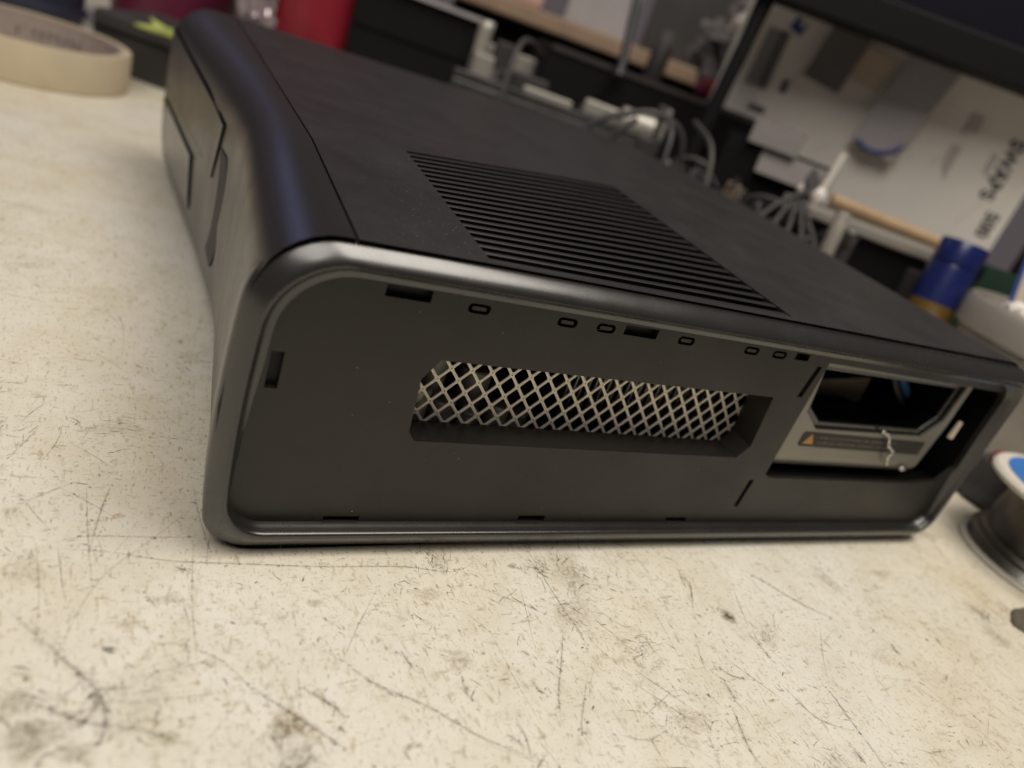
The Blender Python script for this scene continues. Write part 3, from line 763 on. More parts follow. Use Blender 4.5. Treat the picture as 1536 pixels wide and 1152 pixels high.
# rubber feet under the case
for x, y in ((0.035, 0.03), (0.235, 0.03), (0.035, 0.25), (0.215, 0.25)):
    bm = bmesh.new(); cyl(bm, (x, y, 0.00005), (x, y, 0.0022), 0.008, n=20); cpart('rubber_foot', bm, 'dark')
# dust lying on the case
bm = bmesh.new()
def grain(x, y, z, r):
    vs = bmesh.ops.create_icosphere(bm, subdivisions=1, radius=r)['verts']; s_ = random.uniform(0.5, 1.8)
    for v in vs: v.co = Vector((v.co.x * s_, v.co.y, v.co.z * 0.5)) + Vector((x, y, z))
for i in range(420):
    x = random.triangular(17.5, 60, 34); y = random.triangular(5, 95, 8)
    if x > VX0 - 1 and y < yc(x): continue
    grain(x * mm, y * mm, (ztop(x, y) + 0.01) * mm, random.choice([0.02, 0.025, 0.03, 0.05]) * mm)
for i in range(700):
    x = random.uniform(17.5, 250); y = random.uniform(5, 240)
    if VX0 - 1 < x < VX1 + 1 and y < yc(x): continue
    grain(x * mm, y * mm, (ztop(x, y) + 0.01) * mm, random.choice([0.02, 0.025, 0.03, 0.045]) * mm)
for i in range(150):
    x = random.uniform(12, 250); z = random.uniform(8, 64)
    if any(a0 < x < a1 and b0 < z < b1 for a0, a1, b0, b1 in ((37, 149, 30, 55), (154, 259, 24, 69))): continue
    grain(x * mm, 3.98 * mm, z * mm, random.choice([0.03, 0.05, 0.05, 0.09]) * mm)
o = cpart('dust', bm, 'dust'); o['kind'] = 'stuff'
ma = bpy.data.materials.new('grey scuff'); ma.use_nodes = True; nt = ma.node_tree
pb_ = nt.nodes['Principled BSDF']; pb_.inputs['Base Color'].default_value = (0.16, 0.14, 0.12, 1); pb_.inputs['Roughness'].default_value = 0.6; pb_.inputs['Alpha'].default_value = 0.22
MT['scuff'] = ma
bm = bmesh.new()
for i in range(90):
    x = random.uniform(10, 255); z = random.uniform(8, 66)
    if any(a0 < x < a1 and b0 < z < b1 for a0, a1, b0, b1 in ((34, 153, 28, 58), (150, 262, 22, 70))): continue
    a = random.gauss(0.5, 0.7); L = random.uniform(0.8, 7); w2 = random.uniform(0.04, 0.12); k_ = random.gauss(0, 0.25)
    P = [(x + math.cos(a + k_ * t) * L * t, z + math.sin(a + k_ * t) * L * t) for t in (0, 0.33, 0.66, 1)]
    va = [(bm.verts.new((p[0] * mm, 3.985 * mm, (p[1] - w2 * (1 if 0 < q < 3 else 0.2)) * mm)), bm.verts.new((p[0] * mm, 3.985 * mm, (p[1] + w2 * (1 if 0 < q < 3 else 0.2)) * mm))) for q, p in enumerate(P)]
    for A, B in zip(va[:-1], va[1:]): bm.faces.new((A[0], B[0], B[1], A[1]))
o = finish('scuff_marks', bm, 'scuff'); o.parent = plate; o['kind'] = 'stuff'
#CLUTTER
# ------------------------------------------------------------------ things round the console
# roll of masking tape
tp = empty('tape_roll', (-0.085, 0.462, 0), 0, 'roll of cream masking tape lying flat on the white table', 'tape')
bm = bmesh.new(); lathe(bm, [(0.0545, 0.0002), (0.0598, 0.0002), (0.0604, 0.001), (0.0604, 0.0235), (0.0597, 0.0245), (0.0547, 0.0245)], n=96, closed=True); finish('tape', bm, 'cream', tp, smooth=True, auto=35)
bm = bmesh.new(); lathe(bm, [(0.0523, 0.0004), (0.0544, 0.0004), (0.0544, 0.0238), (0.0523, 0.0238)], n=96, closed=True); core = finish('card_core', bm, 'core', tp, smooth=True, auto=35)
bm = bmesh.new()
for k in range(9):                                            # dark printing inside the core, too soft to read
    if k == 1: continue
    a = R(100 - k * 5.2); rr = 0.05215
    for q in range(3): bx(bm, (rr * math.cos(a + q * 0.012), rr * math.sin(a + q * 0.012), 0.0125 + random.uniform(-0.0015, 0.0015)), (0.0002, 0.0004, random.uniform(0.003, 0.0065)), Matrix.Rotation(a, 3, 'Z'))
finish('core_print', bm, 'ink', core)

def case(name, label, cat, c, s, rz, material, bevel=0.003, parts=None, group=None):
    o = empty(name, c, R(rz), label, cat, group)
    bm = bmesh.new(); bx(bm, (0, 0, s[2] / 2), s); finish('body', bm, material, o, bevel=bevel, seg=3, smooth=False)
    bm = bmesh.new(); bx(bm, (0, -s[1] / 2 - 0.0006, s[2] * 0.72), (s[0] * 0.96, 0.0012, 0.0012)); finish('seam', bm, 'dark', o)
    return o
# dark grey box behind the tape with the green strip on it
case('grey_case', 'low dark grey case on the table between tape roll and console', 'case', (0.035, 0.530, 0), (0.15, 0.09, 0.040), -28, 'greycase')
bm = bmesh.new()
outl = [(0.0, -0.006), (0.004, 0.006), (-0.014, 0.008), (-0.030, 0.016), (-0.021, 0.006), (-0.034, 0.003), (-0.018, -0.002)]
bm = plate_bm(outl, [], lambda a, b: (a, b, 0.0006 + abs(b) * 0.25), lambda a, b: (a, b, 0.0022 + abs(b) * 0.25))
g_ = finish('green_strip', bm, 'leaf'); g_.location = (0.006, 0.448, 0.046); g_.rotation_euler = (R(12), R(-6), R(-32)); tag(g_, 'yellow green plastic strip with forked end beside far console corner', 'strip')
g_.location = (0.002, 0.470, 0.0410)

def cup(name, label, cat, c, r0, r1, h, material):
    o = empty(name, c, 0, label, cat)
    bm = bmesh.new(); lathe(bm, [(0, 0), (r0 - 0.002, 0), (r0, 0.002), (r1, h), (r1 - 0.0025, h), (r0 - 0.003, 0.004), (0, 0.004)], n=56); b_ = finish('bowl', bm, material, o, smooth=True, auto=35)
    bm = bmesh.new(); lathe(bm, [(r1 - 0.001, h - 0.006), (r1 + 0.0022, h - 0.005), (r1 + 0.0022, h), (r1 - 0.001, h + 0.0006)], n=56, closed=True); finish('lip', bm, material, o, smooth=True, auto=35)
    bm = bmesh.new(); lathe(bm, [(r0 + 0.001, 0.010), (r0 + 0.0035, 0.012), (r0 + 0.0035, 0.016), (r0 + 0.001, 0.018)], n=56, closed=True); finish('foot_ring', bm, material, o, smooth=True, auto=35)
    return o
cup('red_tub', 'bright red plastic tub standing behind the far edge of the console', 'tub', (0.112, 0.600, 0), 0.054, 0.062, 0.17, 'red')
cup('maroon_tub', 'dark maroon plastic tub behind the green strip', 'tub', (0.005, 0.690, 0), 0.050, 0.058, 0.13, 'maroon')
cup('navy_pot', 'dark navy pot behind the masking tape roll', 'pot', (-0.105, 0.660, 0), 0.040, 0.045, 0.10, 'navy')
fw = empty('foil_wrapper', (0.060, 0.560, 0), 0, 'crumpled shiny foil wrapper between the maroon and red tubs', 'wrapper')
bm = bmesh.new(); lump(bm, (0, 0, 0.050), 0.016, 4, 0.9, 4, (0.9, 0.8, 3.0), 4.0); finish('crumple', bm, 'foil', fw)
bm = bmesh.new(); lump(bm, (0.003, -0.004, 0.088), 0.007, 9, 1.0, 3, (1.2, 0.8, 0.8), 4.0); finish('twist', bm, 'foil', fw)

# black case with pale metal corner post
bc_ = case('black_device', 'black upright device with a pale metal corner post behind the console', 'device', (0.196, 0.560, 0), (0.105, 0.11, 0.118), -24, 'black')
bm = bmesh.new(); tube(bm, [(0.0545, -0.061, 0.0), (0.0545, -0.061, 0.06), (0.0545, -0.061, 0.121)], 0.0062, 12); finish('corner_post', bm, 'silver', bc_, smooth=True)
bm = bmesh.new(); bx(bm, (0.0, -0.0575, 0.1195), (0.10, 0.006, 0.003)); finish('top_trim', bm, 'greysheet', bc_)

# opened disc drive on a black box
case('black_box', 'flat black box under the opened disc drive', 'box', (0.285, 0.450, 0), (0.18, 0.14, 0.070), -22, 'black')
dr = empty('disc_drive', (0.276, 0.432, 0.0702), R(-24), 'opened metal disc drive with silvery parts on black box', 'disc drive')
dr.scale = (1.3, 1.2, 1.35)
bm = bmesh.new(); bx(bm, (0, 0, 0.003), (0.125, 0.095, 0.006)); finish('base_tray', bm, 'drive', dr, bevel=0.001)
for y, hh, mt_ in ((-0.046, 0.007, 'drive'), (0.046, 0.022, 'silver')):
    bm = bmesh.new(); bx(bm, (0, y, 0.004 + hh / 2), (0.125, 0.0025, hh)); finish('side_wall', bm, mt_, dr, bevel=0.0006)
bm = bmesh.new(); bx(bm, (0.061, 0, 0.016), (0.0025, 0.088, 0.024)); finish('end_wall', bm, 'silver', dr, bevel=0.0006)
for (x, y, z, sx, sy, sz, rz) in ((-0.050, -0.02, 0.014, 0.012, 0.010, 0.014, 20), (-0.020, -0.028, 0.014, 0.022, 0.008, 0.010, 0), (0.006, 0.005, 0.020, 0.008, 0.03, 0.018, 35), (0.030, -0.022, 0.014, 0.030, 0.007, 0.008, -15), (0.040, 0.022, 0.024, 0.036, 0.006, 0.010, -8), (-0.040, 0.024, 0.022, 0.012, 0.010, 0.016, 10), (-0.026, 0.008, 0.012, 0.028, 0.004, 0.008, 12), (-0.008, -0.036, 0.011, 0.030, 0.004, 0.006, 4), (0.016, 0.030, 0.018, 0.005, 0.020, 0.014, 60), (0.050, 0.004, 0.016, 0.006, 0.024, 0.010, 15)):
    bm = bmesh.new(); bx(bm, (x, y, z), (sx, sy, sz), Matrix.Rotation(R(rz), 3, 'Z')); finish('metal_bracket', bm, random.choice(['silver', 'drive', 'steel', 'greycase']), dr, bevel=0.0012)
bm = bmesh.new(); lathe(bm, [(0, 0.006), (0.016, 0.006), (0.016, 0.013), (0.009, 0.016), (0, 0.016)], (0.022, 0.0, 0), 32); finish('spindle', bm, 'drive', dr, smooth=True, auto=35)
bm = bmesh.new(); cyl(bm, (0.036, -0.036, 0.014), (0.056, -0.036, 0.014), 0.0075, n=24); finish('roller', bm, 'silver', dr, smooth=True, auto=35)

def cable(label, pts, r, material, group=None):
    bm = bmesh.new(); tube(bm, pts, r, 12); o = finish('cable', bm, material, smooth=True); tag(o, label, 'cable', group)
    e = bmesh.new(); d = (Vector(pts[0]) - Vector(pts[1])).normalized(); cyl(e, Vector(pts[0]), Vector(pts[0]) + d * 0.006, r * 1.5, n=12); finish('end_sleeve', e, material, o)
    return o
cable('thin grey cable hanging upright in front of the opened disc drive', [(0.205, 0.352, 0.004), (0.199, 0.360, 0.05), (0.199, 0.366, 0.085), (0.206, 0.378, 0.112), (0.226, 0.405, 0.118), (0.262, 0.44, 0.108)], 0.0020, 'greywire')
cable('grey cable arching up behind the console, flattest of the loops', [(0.212, 0.310, 0.004), (0.216, 0.292, 0.060), (0.226, 0.283, 0.088), (0.244, 0.277, 0.100), (0.262, 0.272, 0.105), (0.285, 0.270, 0.095), (0.292, 0.266, 0.05), (0.294, 0.262, 0.004)], 0.0020, 'greywire')
cable('short grey cable end crossing under the flat loop', [(0.238, 0.300, 0.004), (0.236, 0.285, 0.06), (0.240, 0.277, 0.085), (0.249, 0.274, 0.099)], 0.0018, 'greywire')
cable('grey cable dropping behind the console, left of two parallel drops', [(0.262, 0.255, 0.004), (0.262, 0.250, 0.06), (0.264, 0.253, 0.085), (0.267, 0.262, 0.100), (0.272, 0.285, 0.108)], 0.0018, 'greywire')
cable('grey cable dropping behind the console, right of two parallel drops', [(0.284, 0.234, 0.004), (0.284, 0.230, 0.062), (0.287, 0.236, 0.084), (0.290, 0.250, 0.100), (0.292, 0.275, 0.108)], 0.0018, 'greywire')
for i in range(5):
    dx = i * 0.0085
    cable(['lowest dark grey cable of the fanned bundle behind the console', 'second dark grey cable of the fanned bundle behind the console', 'middle dark grey cable of the fanned bundle behind the console', 'fourth dark grey cable of the fanned bundle behind the console', 'outermost dark grey cable of the fanned bundle behind the console'][i],
          [(0.296 + dx, 0.196 - dx * 0.6, 0.004), (0.297 + dx, 0.195 - dx * 0.6, 0.05), (0.302 + dx, 0.197 - dx * 0.5, 0.072 - i * 0.001), (0.320 + dx * 0.7, 0.203, 0.086 - i * 0.001), (0.345, 0.208 + i * 0.002, 0.098), (0.353, 0.222, 0.106)], 0.0015, 'greycase', 'fanned bundle of dark cables')
cable('pale beige cable stub standing behind the rear edge of the console', [(0.334, 0.168, 0.0), (0.334, 0.168, 0.05), (0.334, 0.169, 0.078), (0.336, 0.172, 0.092)], 0.0042, 'tub')
cable('black cable hanging down past the wooden plank', [(0.300, 0.395, 0.122), (0.301, 0.398, 0.130), (0.303, 0.410, 0.160), (0.306, 0.424, 0.20), (0.31, 0.44, 0.27)], 0.0036, 'darkwire')

# long black case whose top is level with the eye, plank and bits on it
bk = case('black_case', 'long black case behind the cables, its top edge worn grey', 'case', (0.405, 0.450, 0), (0.27, 0.16, 0.122), -22, 'black')
bm = bmesh.new(); bx(bm, (0.0, -0.0806, 0.1205), (0.26, 0.002, 0.004)); finish('worn_edge', bm, 'greycase', bk)
pl_ = empty('support_box', (0.43, 0.70, 0), R(-32), 'dark box carrying the tan wooden plank', 'box')
bm = bmesh.new(); bx(bm, (0, 0, 0.066), (0.30, 0.10, 0.132)); finish('body', bm, 'black', pl_, bevel=0.003)
bm = bmesh.new(); bx(bm, (0, -0.0505, 0.12), (0.29, 0.001, 0.003)); finish('seam', bm, 'dark', pl_)
bm = bmesh.new(); bx(bm, (0, 0, 0.008), (0.42, 0.09, 0.016)); p_ = finish('wooden_plank', bm, 'plank', bevel=0.002); p_.location = (0.40, 0.665, 0.1322); p_.rotation_euler = (0, 0, R(-32)); tag(p_, 'tan wooden plank lying level with the eye across the background', 'plank')
bm = bmesh.new(); bx(bm, (0, 0, 0.04), (0.075, 0.05, 0.08)); q_ = finish('blue_grey_carton', bm, 'greysheet', bevel=0.002); q_.location = (0.425, 0.675, 0.1485); q_.rotation_euler = (0, 0, R(-32)); tag(q_, 'blue grey carton standing on the tan plank', 'carton')
bm = bmesh.new(); bx(bm, (0, 0, 0.045), (0.11, 0.05, 0.09)); q_ = finish('dark_brown_box', bm, 'greycase', bevel=0.002); q_.location = (0.515, 0.620, 0.1485); q_.rotation_euler = (0, 0, R(-32)); tag(q_, 'dark brown box standing on the plank beside the black cable', 'box')
bm = bmesh.new(); bx(bm, (0, 0, 0.02), (0.07, 0.05, 0.04)); q_ = finish('pink_card', bm, 'pinkcloth', bevel=0.006); q_.location = (0.335, 0.725, 0.1485); q_.rotation_euler = (0, 0, R(-20)); tag(q_, 'pale pink card box at the far left end of the plank', 'box')
gb = empty('grey_bottle', (0.405, 0.508, 0.1222), 0, 'small dark grey bottle beside the black hanging cable', 'bottle')
bm = bmesh.new(); lathe(bm, [(0, 0), (0.009, 0), (0.0095, 0.002), (0.0095, 0.028), (0.006, 0.034), (0, 0.034)], n=28); finish('body', bm, 'greycase', gb, smooth=True, auto=40)
bm = bmesh.new(); lathe(bm, [(0, 0.034), (0.0062, 0.034), (0.0062, 0.043), (0, 0.044)], n=28); finish('cap', bm, 'greycard', gb, smooth=True, auto=40)
rc = empty('red_clip', (0.405, 0.418, 0.1224), R(28), 'dark red plastic clip lying on the worn grey case edge', 'clip')
bm = bmesh.new(); lump(bm, (0, 0, 0.009), 0.011, 3, 0.25, 3, (1.9, 0.7, 0.75)); finish('jaw', bm, 'red', rc, smooth=True)
bm = bmesh.new(); bx(bm, (-0.014, 0, 0.009), (0.02, 0.008, 0.010)); finish('handle', bm, 'maroon', rc, bevel=0.002)
bg_ = empty('plastic_bag', (0.475, 0.470, 0.1224), 0, 'crumpled pale plastic bag behind the red clip', 'bag')
bm = bmesh.new(); lump(bm, (0, 0, 0.042), 0.042, 7, 0.55, 4, (1.3, 0.8, 1.0), 3.0); finish('bag_film', bm, 'greycard', bg_)
bm = bmesh.new(); lump(bm, (-0.035, -0.02, 0.066), 0.010, 11, 0.6, 3, (1.4, 1, 1), 3.0); finish('knot', bm, 'white', bg_)

# white carton of swabs, its print running down the end
A_ = Vector((0.392, 0.398, 0)); B_ = Vector((0.572, 0.226, 0))
U_ = (B_ - A_).normalized(); NN = Vector((U_.y, -U_.x, 0))      # NN faces the camera side
if NN.dot(Vector((-1, -1, 0))) < 0: NN = -NN
blen = (B_ - A_).length
cb = empty('swab_carton', ((A_ + B_) / 2 - NN * 0.03 + Vector((0, 0, 0.0802))), math.atan2(U_.y, U_.x), 'white cardboard carton printed SWABS leaning under the monitor', 'carton')
H_ = 0.128
bm = bmesh.new(); bx(bm, (0, 0, H_ / 2), (blen, 0.06, H_)); finish('carton_body', bm, 'carton', cb, bevel=0.0012)
FY = -0.0302
def onface(name, u, v, w_, h_, material, rot=0):
    bm = bmesh.new(); bx(bm, (0, 0, 0), (w_, 0.0003, h_), Matrix.Rotation(R(rot), 3, 'Y')); o = finish(name, bm, material, cb); o.location = (u, FY, v); return o
def facetext(t, u, v, size, material, rot):
    me = text_bm(t, size); o = link('printed_text', me, material, cb); o.location = (u, FY - 0.0002, v)
    o.rotation_mode = 'XYZ'; o.matrix_local = Matrix.Translation((u, FY - 0.0002, v)) @ Matrix.Rotation(R(rot), 4, 'Y') @ Matrix.Rotation(R(90), 4, 'X')
    return o
for q in range(7): onface('crease', -0.09 + q * 0.031, random.uniform(0.03, 0.1), 0.0006, random.uniform(0.02, 0.06), 'cartoncrease', random.uniform(-40, 40))
onface('black_edge_band', -0.116, H_ / 2, 0.010, H_, 'black')
onface('blue_logo', -0.082, 0.1150, 0.011, 0.010, 'blueprint', 20); onface('logo_spot', -0.0795, 0.1175, 0.005, 0.005, 'white', 20).location.y = FY - 0.0004
for q in range(11): onface('barcode_bar', -0.103 + q * 0.0017, 0.0865, random.choice([0.0006, 0.0009, 0.0012]), 0.044, 'cartonprint')
onface('grey_dash', -0.073, 0.072, 0.005, 0.010, 'cartonprint'); onface('grey_dash', -0.086, 0.050, 0.014, 0.005, 'cartonprint')
facetext('SWABS', 0.1005, 0.069, 0.0142, 'cartonprint', 90)
facetext('500', 0.1120, 0.030, 0.0130, 'cartonprint', 90)
for (u0, v0, v1, n_) in ((0.0675, 0.082, 0.099, 4), (0.0655, 0.048, 0.074, 3), (0.0925, 0.060, 0.078, 2), (0.108, 0.056, 0.070, 1)):
    for q in range(n_):
        sh = random.uniform(0, 0.35) * (v1 - v0); onface('print_line', u0 + (q - n_ / 2) * 0.0026, (v0 + sh + v1) / 2, 0.0011, v1 - v0 - sh, 'cartonpale')
case('lower_black_case', 'black case carrying the swab carton behind the blue can', 'case', tuple((A_ + B_) / 2 - NN * 0.035), (0.30, 0.13, 0.080), math.degrees(math.atan2(U_.y, U_.x)), 'black')

# monitor
M0 = Vector((0.335, 0.335, 0)); M1 = Vector((0.70, 0.10, 0)); MU = (M1 - M0).normalized(); ML = (M1 - M0).length
mo = empty('monitor', (M0 + M1) / 2, math.atan2(MU.y, MU.x), 'black monitor hanging over the white swab carton at upper right', 'monitor')
bm = bmesh.new(); bx(bm, (0, 0.016, 0.197 + 0.14), (ML, 0.030, 0.28)); finish('housing', bm, 'monitor', mo, bevel=0.003)
for zc, hh in ((0.208, 0.022), (0.466, 0.022)):
    bm = bmesh.new(); bx(bm, (0, -0.0012, zc), (ML - 0.002, 0.006, hh)); finish('bezel_bar', bm, 'monitor', mo, bevel=0.0012)
for xx in (-ML / 2 + 0.01, ML / 2 - 0.01):
    bm = bmesh.new(); bx(bm, (xx, -0.0012, 0.337), (0.018, 0.0058, 0.236)); finish('bezel_bar', bm, 'monitor', mo, bevel=0.0012)
bm = bmesh.new(); bx(bm, (0, 0.0006, 0.337), (ML - 0.038, 0.002, 0.235)); finish('screen', bm, 'screen', mo)
bm = bmesh.new(); tube(bm, [(-ML / 2 + 0.018, 0.010, 0.215), (-ML / 2 + 0.012, 0.004, 0.12), (-ML / 2 + 0.004, -0.002, 0.001)], 0.0055, 12); finish('leg', bm, 'monitor', mo, smooth=True)
bm = bmesh.new(); bx(bm, (ML / 2 - 0.03, 0.02, 0.10), (0.04, 0.014, 0.20)); finish('leg', bm, 'monitor', mo)

# pale grey plastic case with dowel, swab and cards at the foot of the carton
gcz = empty('grey_strip_case', (0.410, 0.196, 0), R(-32), 'pale grey flat plastic case behind the blue can', 'case')
bm = bmesh.new(); bx(bm, (0, 0, 0.0835), (0.135, 0.030, 0.007)); finish('lid', bm, 'tub', gcz, bevel=0.0015)
bm = bmesh.new(); bx(bm, (0, 0.002, 0.040), (0.128, 0.024, 0.080)); finish('body', bm, 'black', gcz, bevel=0.0015)
bm = bmesh.new(); cyl(bm, (-0.040, 0.0, 0), (0.052, 0.0, 0), 0.0042, 0.0036, n=20); d_ = finish('wooden_dowel', bm, 'wood', smooth=True, auto=40); d_.location = (0.412, 0.200, 0.0925); d_.rotation_euler = (0, R(1.2), R(-34)); tag(d_, 'round bare wooden stick lying in front of the swab carton', 'stick')
sw = empty('cotton_swab', (0.3735, 0.228, 0.0875), R(-20), 'white cotton swab standing on end beside the wooden stick', 'swab')
bm = bmesh.new(); cyl(bm, (0, 0, 0.004), (0.004, 0.004, 0.034), 0.0026, n=12); finish('stem', bm, 'white', sw, smooth=True, auto=40)
bm = bmesh.new(); lump(bm, (-0.0008, -0.0006, 0.0045), 0.0048, 2, 0.2, 3, (0.9, 0.9, 1.2)); finish('cotton_tip', bm, 'cotton', sw, smooth=True)
bm = bmesh.new(); lump(bm, (-0.010, 0.001, 0.006), 0.0042, 6, 0.3, 3, (1.3, 1, 0.8)); finish('cotton_tip', bm, 'cotton', sw, smooth=True)
gcd = empty('grey_card_tray', (0.366, 0.268, 0), R(-40), 'folded grey card tray at the left foot of the swab carton', 'tray')
bm = bmesh.new(); bx(bm, (0, 0, 0.055), (0.075, 0.02, 0.11)); finish('body', bm, 'black', gcd)
bm = bmesh.new(); bx(bm, (-0.008, -0.012, 0.116), (0.034, 0.0015, 0.016), Matrix.Rotation(R(-18), 3, 'X')); finish('flap', bm, 'greycard', gcd)
bm = bmesh.new(); bx(bm, (0.012, -0.014, 0.100), (0.050, 0.0015, 0.018), Matrix.Rotation(R(-30), 3, 'X')); finish('flap', bm, 'greycard', gcd)
gs = empty('grey_sheet', tuple(A_ + U_ * 0.140 + NN * 0.010 + Vector((0, 0, 0.088))), math.atan2(U_.y, U_.x), 'grey plastic sheet with a blue line leaning on the swab carton', 'sheet')
TL_ = Matrix.Rotation(R(-4), 3, 'X')
bm = bmesh.new(); vs = bx(bm, (0, 0, 0.082), (0.036, 0.0016, 0.080), TL_ @ Matrix.Rotation(R(12), 3, 'Y')); finish('sheet_body', bm, 'greysheet', gs)
bm = bmesh.new(); tube(bm, [(-0.020, -0.004, 0.046), (-0.010, -0.004, 0.042), (0.004, -0.004, 0.045), (0.012, -0.004, 0.052)], 0.0016, 10); finish('blue_line', bm, 'blueprint', gs, smooth=True)
ts = empty('tan_card', tuple(A_ + U_ * 0.105 + NN * 0.006 + Vector((0, 0, 0.088))), math.atan2(U_.y, U_.x), 'tan and grey card slip leaning on the carton left of the grey sheet', 'card')
bm = bmesh.new(); bx(bm, (0, 0, 0.096), (0.024, 0.0014, 0.024), Matrix.Rotation(R(10), 3, 'Y')); finish('upper_slip', bm, 'tansheet', ts)
bm = bmesh.new(); bx(bm, (-0.026, -0.002, 0.096), (0.030, 0.0014, 0.045), Matrix.Rotation(R(8), 3, 'Y')); finish('lower_slip', bm, 'greycard', ts)

# blue can
bl = empty('blue_can', (0.378, 0.120, 0), 0, 'slim deep blue metal can with brass band behind the console', 'can'); bl.rotation_euler = (R(-6), R(6), 0)
bm = bmesh.new(); lathe(bm, [(0, 0), (0.0124, 0), (0.0127, 0.002), (0.0127, 0.086), (0.0123, 0.0875), (0, 0.0875)], n=48); finish('can_body', bm, 'bluecan', bl, smooth=True, auto=40)
bm = bmesh.new(); lathe(bm, [(0, 0.0876), (0.0127, 0.0882), (0.0127, 0.1000), (0.0121, 0.1012), (0.0090, 0.1012), (0.0086, 0.1000), (0, 0.1012)], n=48); finish('cap', bm, 'bluecan', bl, smooth=True, auto=40)
bm = bmesh.new()
for k in range(24):
    a0 = R(k * 15); a1 = R((k + 1) * 15); rr = 0.01285
    bm.faces.new([bm.verts.new((rr * math.cos(a), rr * math.sin(a), z)) for a, z in ((a0, 0.050), (a1, 0.050), (a1, 0.0655), (a0, 0.0655))])
bmesh.ops.remove_doubles(bm, verts=bm.verts, dist=1e-6); lb = finish('brass_band', bm, 'yellow', bl, smooth=True)
bm = bmesh.new(); bx(bm, (0.01290 * math.cos(R(222)), 0.01290 * math.sin(R(222)), 0.060), (0.0003, 0.0035, 0.005), Matrix.Rotation(R(228), 3, 'Z')); finish('label_mark', bm, 'brownboard', lb)

# cloudy plastic tub with cotton bits and tweezers
tb = empty('plastic_tub', (0.416, 0.067, 0), 0, 'cloudy grey round plastic tub at the right edge with cotton bits on its lid', 'tub')
bm = bmesh.new(); lathe(bm, [(0, 0.0), (0.046, 0.0), (0.048, 0.002), (0.051, 0.062), (0.049, 0.063), (0, 0.063)], n=64); finish('tub_body', bm, 'tub', tb, smooth=True, auto=40)
bm = bmesh.new(); lathe(bm, [(0.050, 0.064), (0.0545, 0.065), (0.0550, 0.0785), (0.0535, 0.0805), (0.0500, 0.0800), (0.0490, 0.0770), (0, 0.0768)], n=64); finish('lid', bm, 'tub', tb, smooth=True, auto=40)
for i, (x, y, sd, lab_) in enumerate(((0.372, 0.078, 3, 'white cotton tuft nearest the left rim of the plastic tub lid'), (0.383, 0.060, 8, 'white cotton tuft on the tub lid at the right picture edge'))):
    o = empty('cotton_tuft', (x, y, 0.0772), 0, lab_, 'cotton', 'cotton bits on the tub lid')
    bm = bmesh.new(); lump(bm, (0, 0, 0.0042), 0.006, sd, 0.5, 3, (1.3, 0.8, 0.75)); finish('tuft', bm, 'cotton', o, smooth=True)
    bm = bmesh.new(); lump(bm, (0.006, -0.004, 0.003), 0.0038, sd + 1, 0.5, 3, (1.2, 0.8, 0.75)); finish('wisp', bm, 'cotton', o, smooth=True)
tw = empty('tweezers', (0.383, 0.083, 0.0775), 0, 'cream and blue tweezers standing up from the plastic tub lid', 'tweezers')
bm = bmesh.new(); cyl(bm, (0, 0, 0), (0.014, 0.022, 0.062), 0.0028, 0.0036, n=4); finish('arm', bm, 'chip', tw)
bm = bmesh.new(); cyl(bm, (-0.0045, 0.0018, 0), (0.009, 0.024, 0.062), 0.0011, 0.0016, n=4); finish('arm', bm, 'blueprint', tw)
pb = empty('circuit_card', (0.455, 0.130, 0), R(-30), 'green circuit board standing behind the plastic tub', 'circuit board')
bm = bmesh.new(); bx(bm, (0, 0, 0.046), (0.09, 0.0016, 0.092)); finish('board', bm, 'pcb', pb)
for (x, z, a, b_) in ((-0.03, 0.085, 0.014, 0.010), (-0.010, 0.07, 0.010, 0.010), (0.012, 0.082, 0.02, 0.008), (0.02, 0.062, 0.008, 0.016)):
    bm = bmesh.new(); bx(bm, (x, -0.0022, z), (a, 0.003, b_)); finish('chip', bm, 'black', pb, bevel=0.0004)
bm = bmesh.new(); bx(bm, (-0.034, -0.0028, 0.086), (0.012, 0.004, 0.006)); finish('connector', bm, 'white', pb, bevel=0.0004)

# solder spool
sp = empty('solder_spool', (0.3215, -0.0175, 0), 0, 'spool of solder wire with white flange and blue label at right', 'spool')
bm = bmesh.new(); lathe(bm, [(0.004, 0.0), (0.0335, 0.0), (0.0342, 0.0008), (0.0335, 0.0018), (0.004, 0.0018)], n=64, closed=True); finish('lower_flange', bm, 'cleartub', sp, smooth=True, auto=40)
bm = bmesh.new(); wp = []
for k in range(170):
    z = 0.0020 + k * 0.0278 / 169; rr = 0.0312 if z < 0.006 else (0.0290 if z < 0.009 else 0.0268 - 0.0006 * math.sin(z * 300))
    wp.append((rr + 0.00022 * math.cos(k * 2 * math.pi / 6), z))
lathe(bm, [(0.0245, 0.0020)] + wp + [(0.0245, 0.0298)], n=72); finish('wire_winding', bm, 'solder', sp, smooth=True, auto=60)
bm = bmesh.new(); lathe(bm, [(0.004, 0.0018), (0.0242, 0.0018), (0.0242, 0.0300), (0.004, 0.0300)], n=48, closed=True); finish('hub', bm, 'greycase', sp, smooth=True, auto=40)
bm = bmesh.new(); lathe(bm, [(0.004, 0.0302), (0.0355, 0.0302), (0.0372, 0.0312), (0.0376, 0.0326), (0.0364, 0.0338), (0.0340, 0.0340), (0.004, 0.0340)], n=64, closed=True); fl = finish('upper_flange', bm, 'white', sp, smooth=True, auto=40)
bm = bmesh.new(); lathe(bm, [(0.0075, 0.0341), (0.0325, 0.0341), (0.0325, 0.0343), (0.0075, 0.0343)], n=64, closed=True); finish('blue_label', bm, 'bluelabel', fl, smooth=True, auto=40)
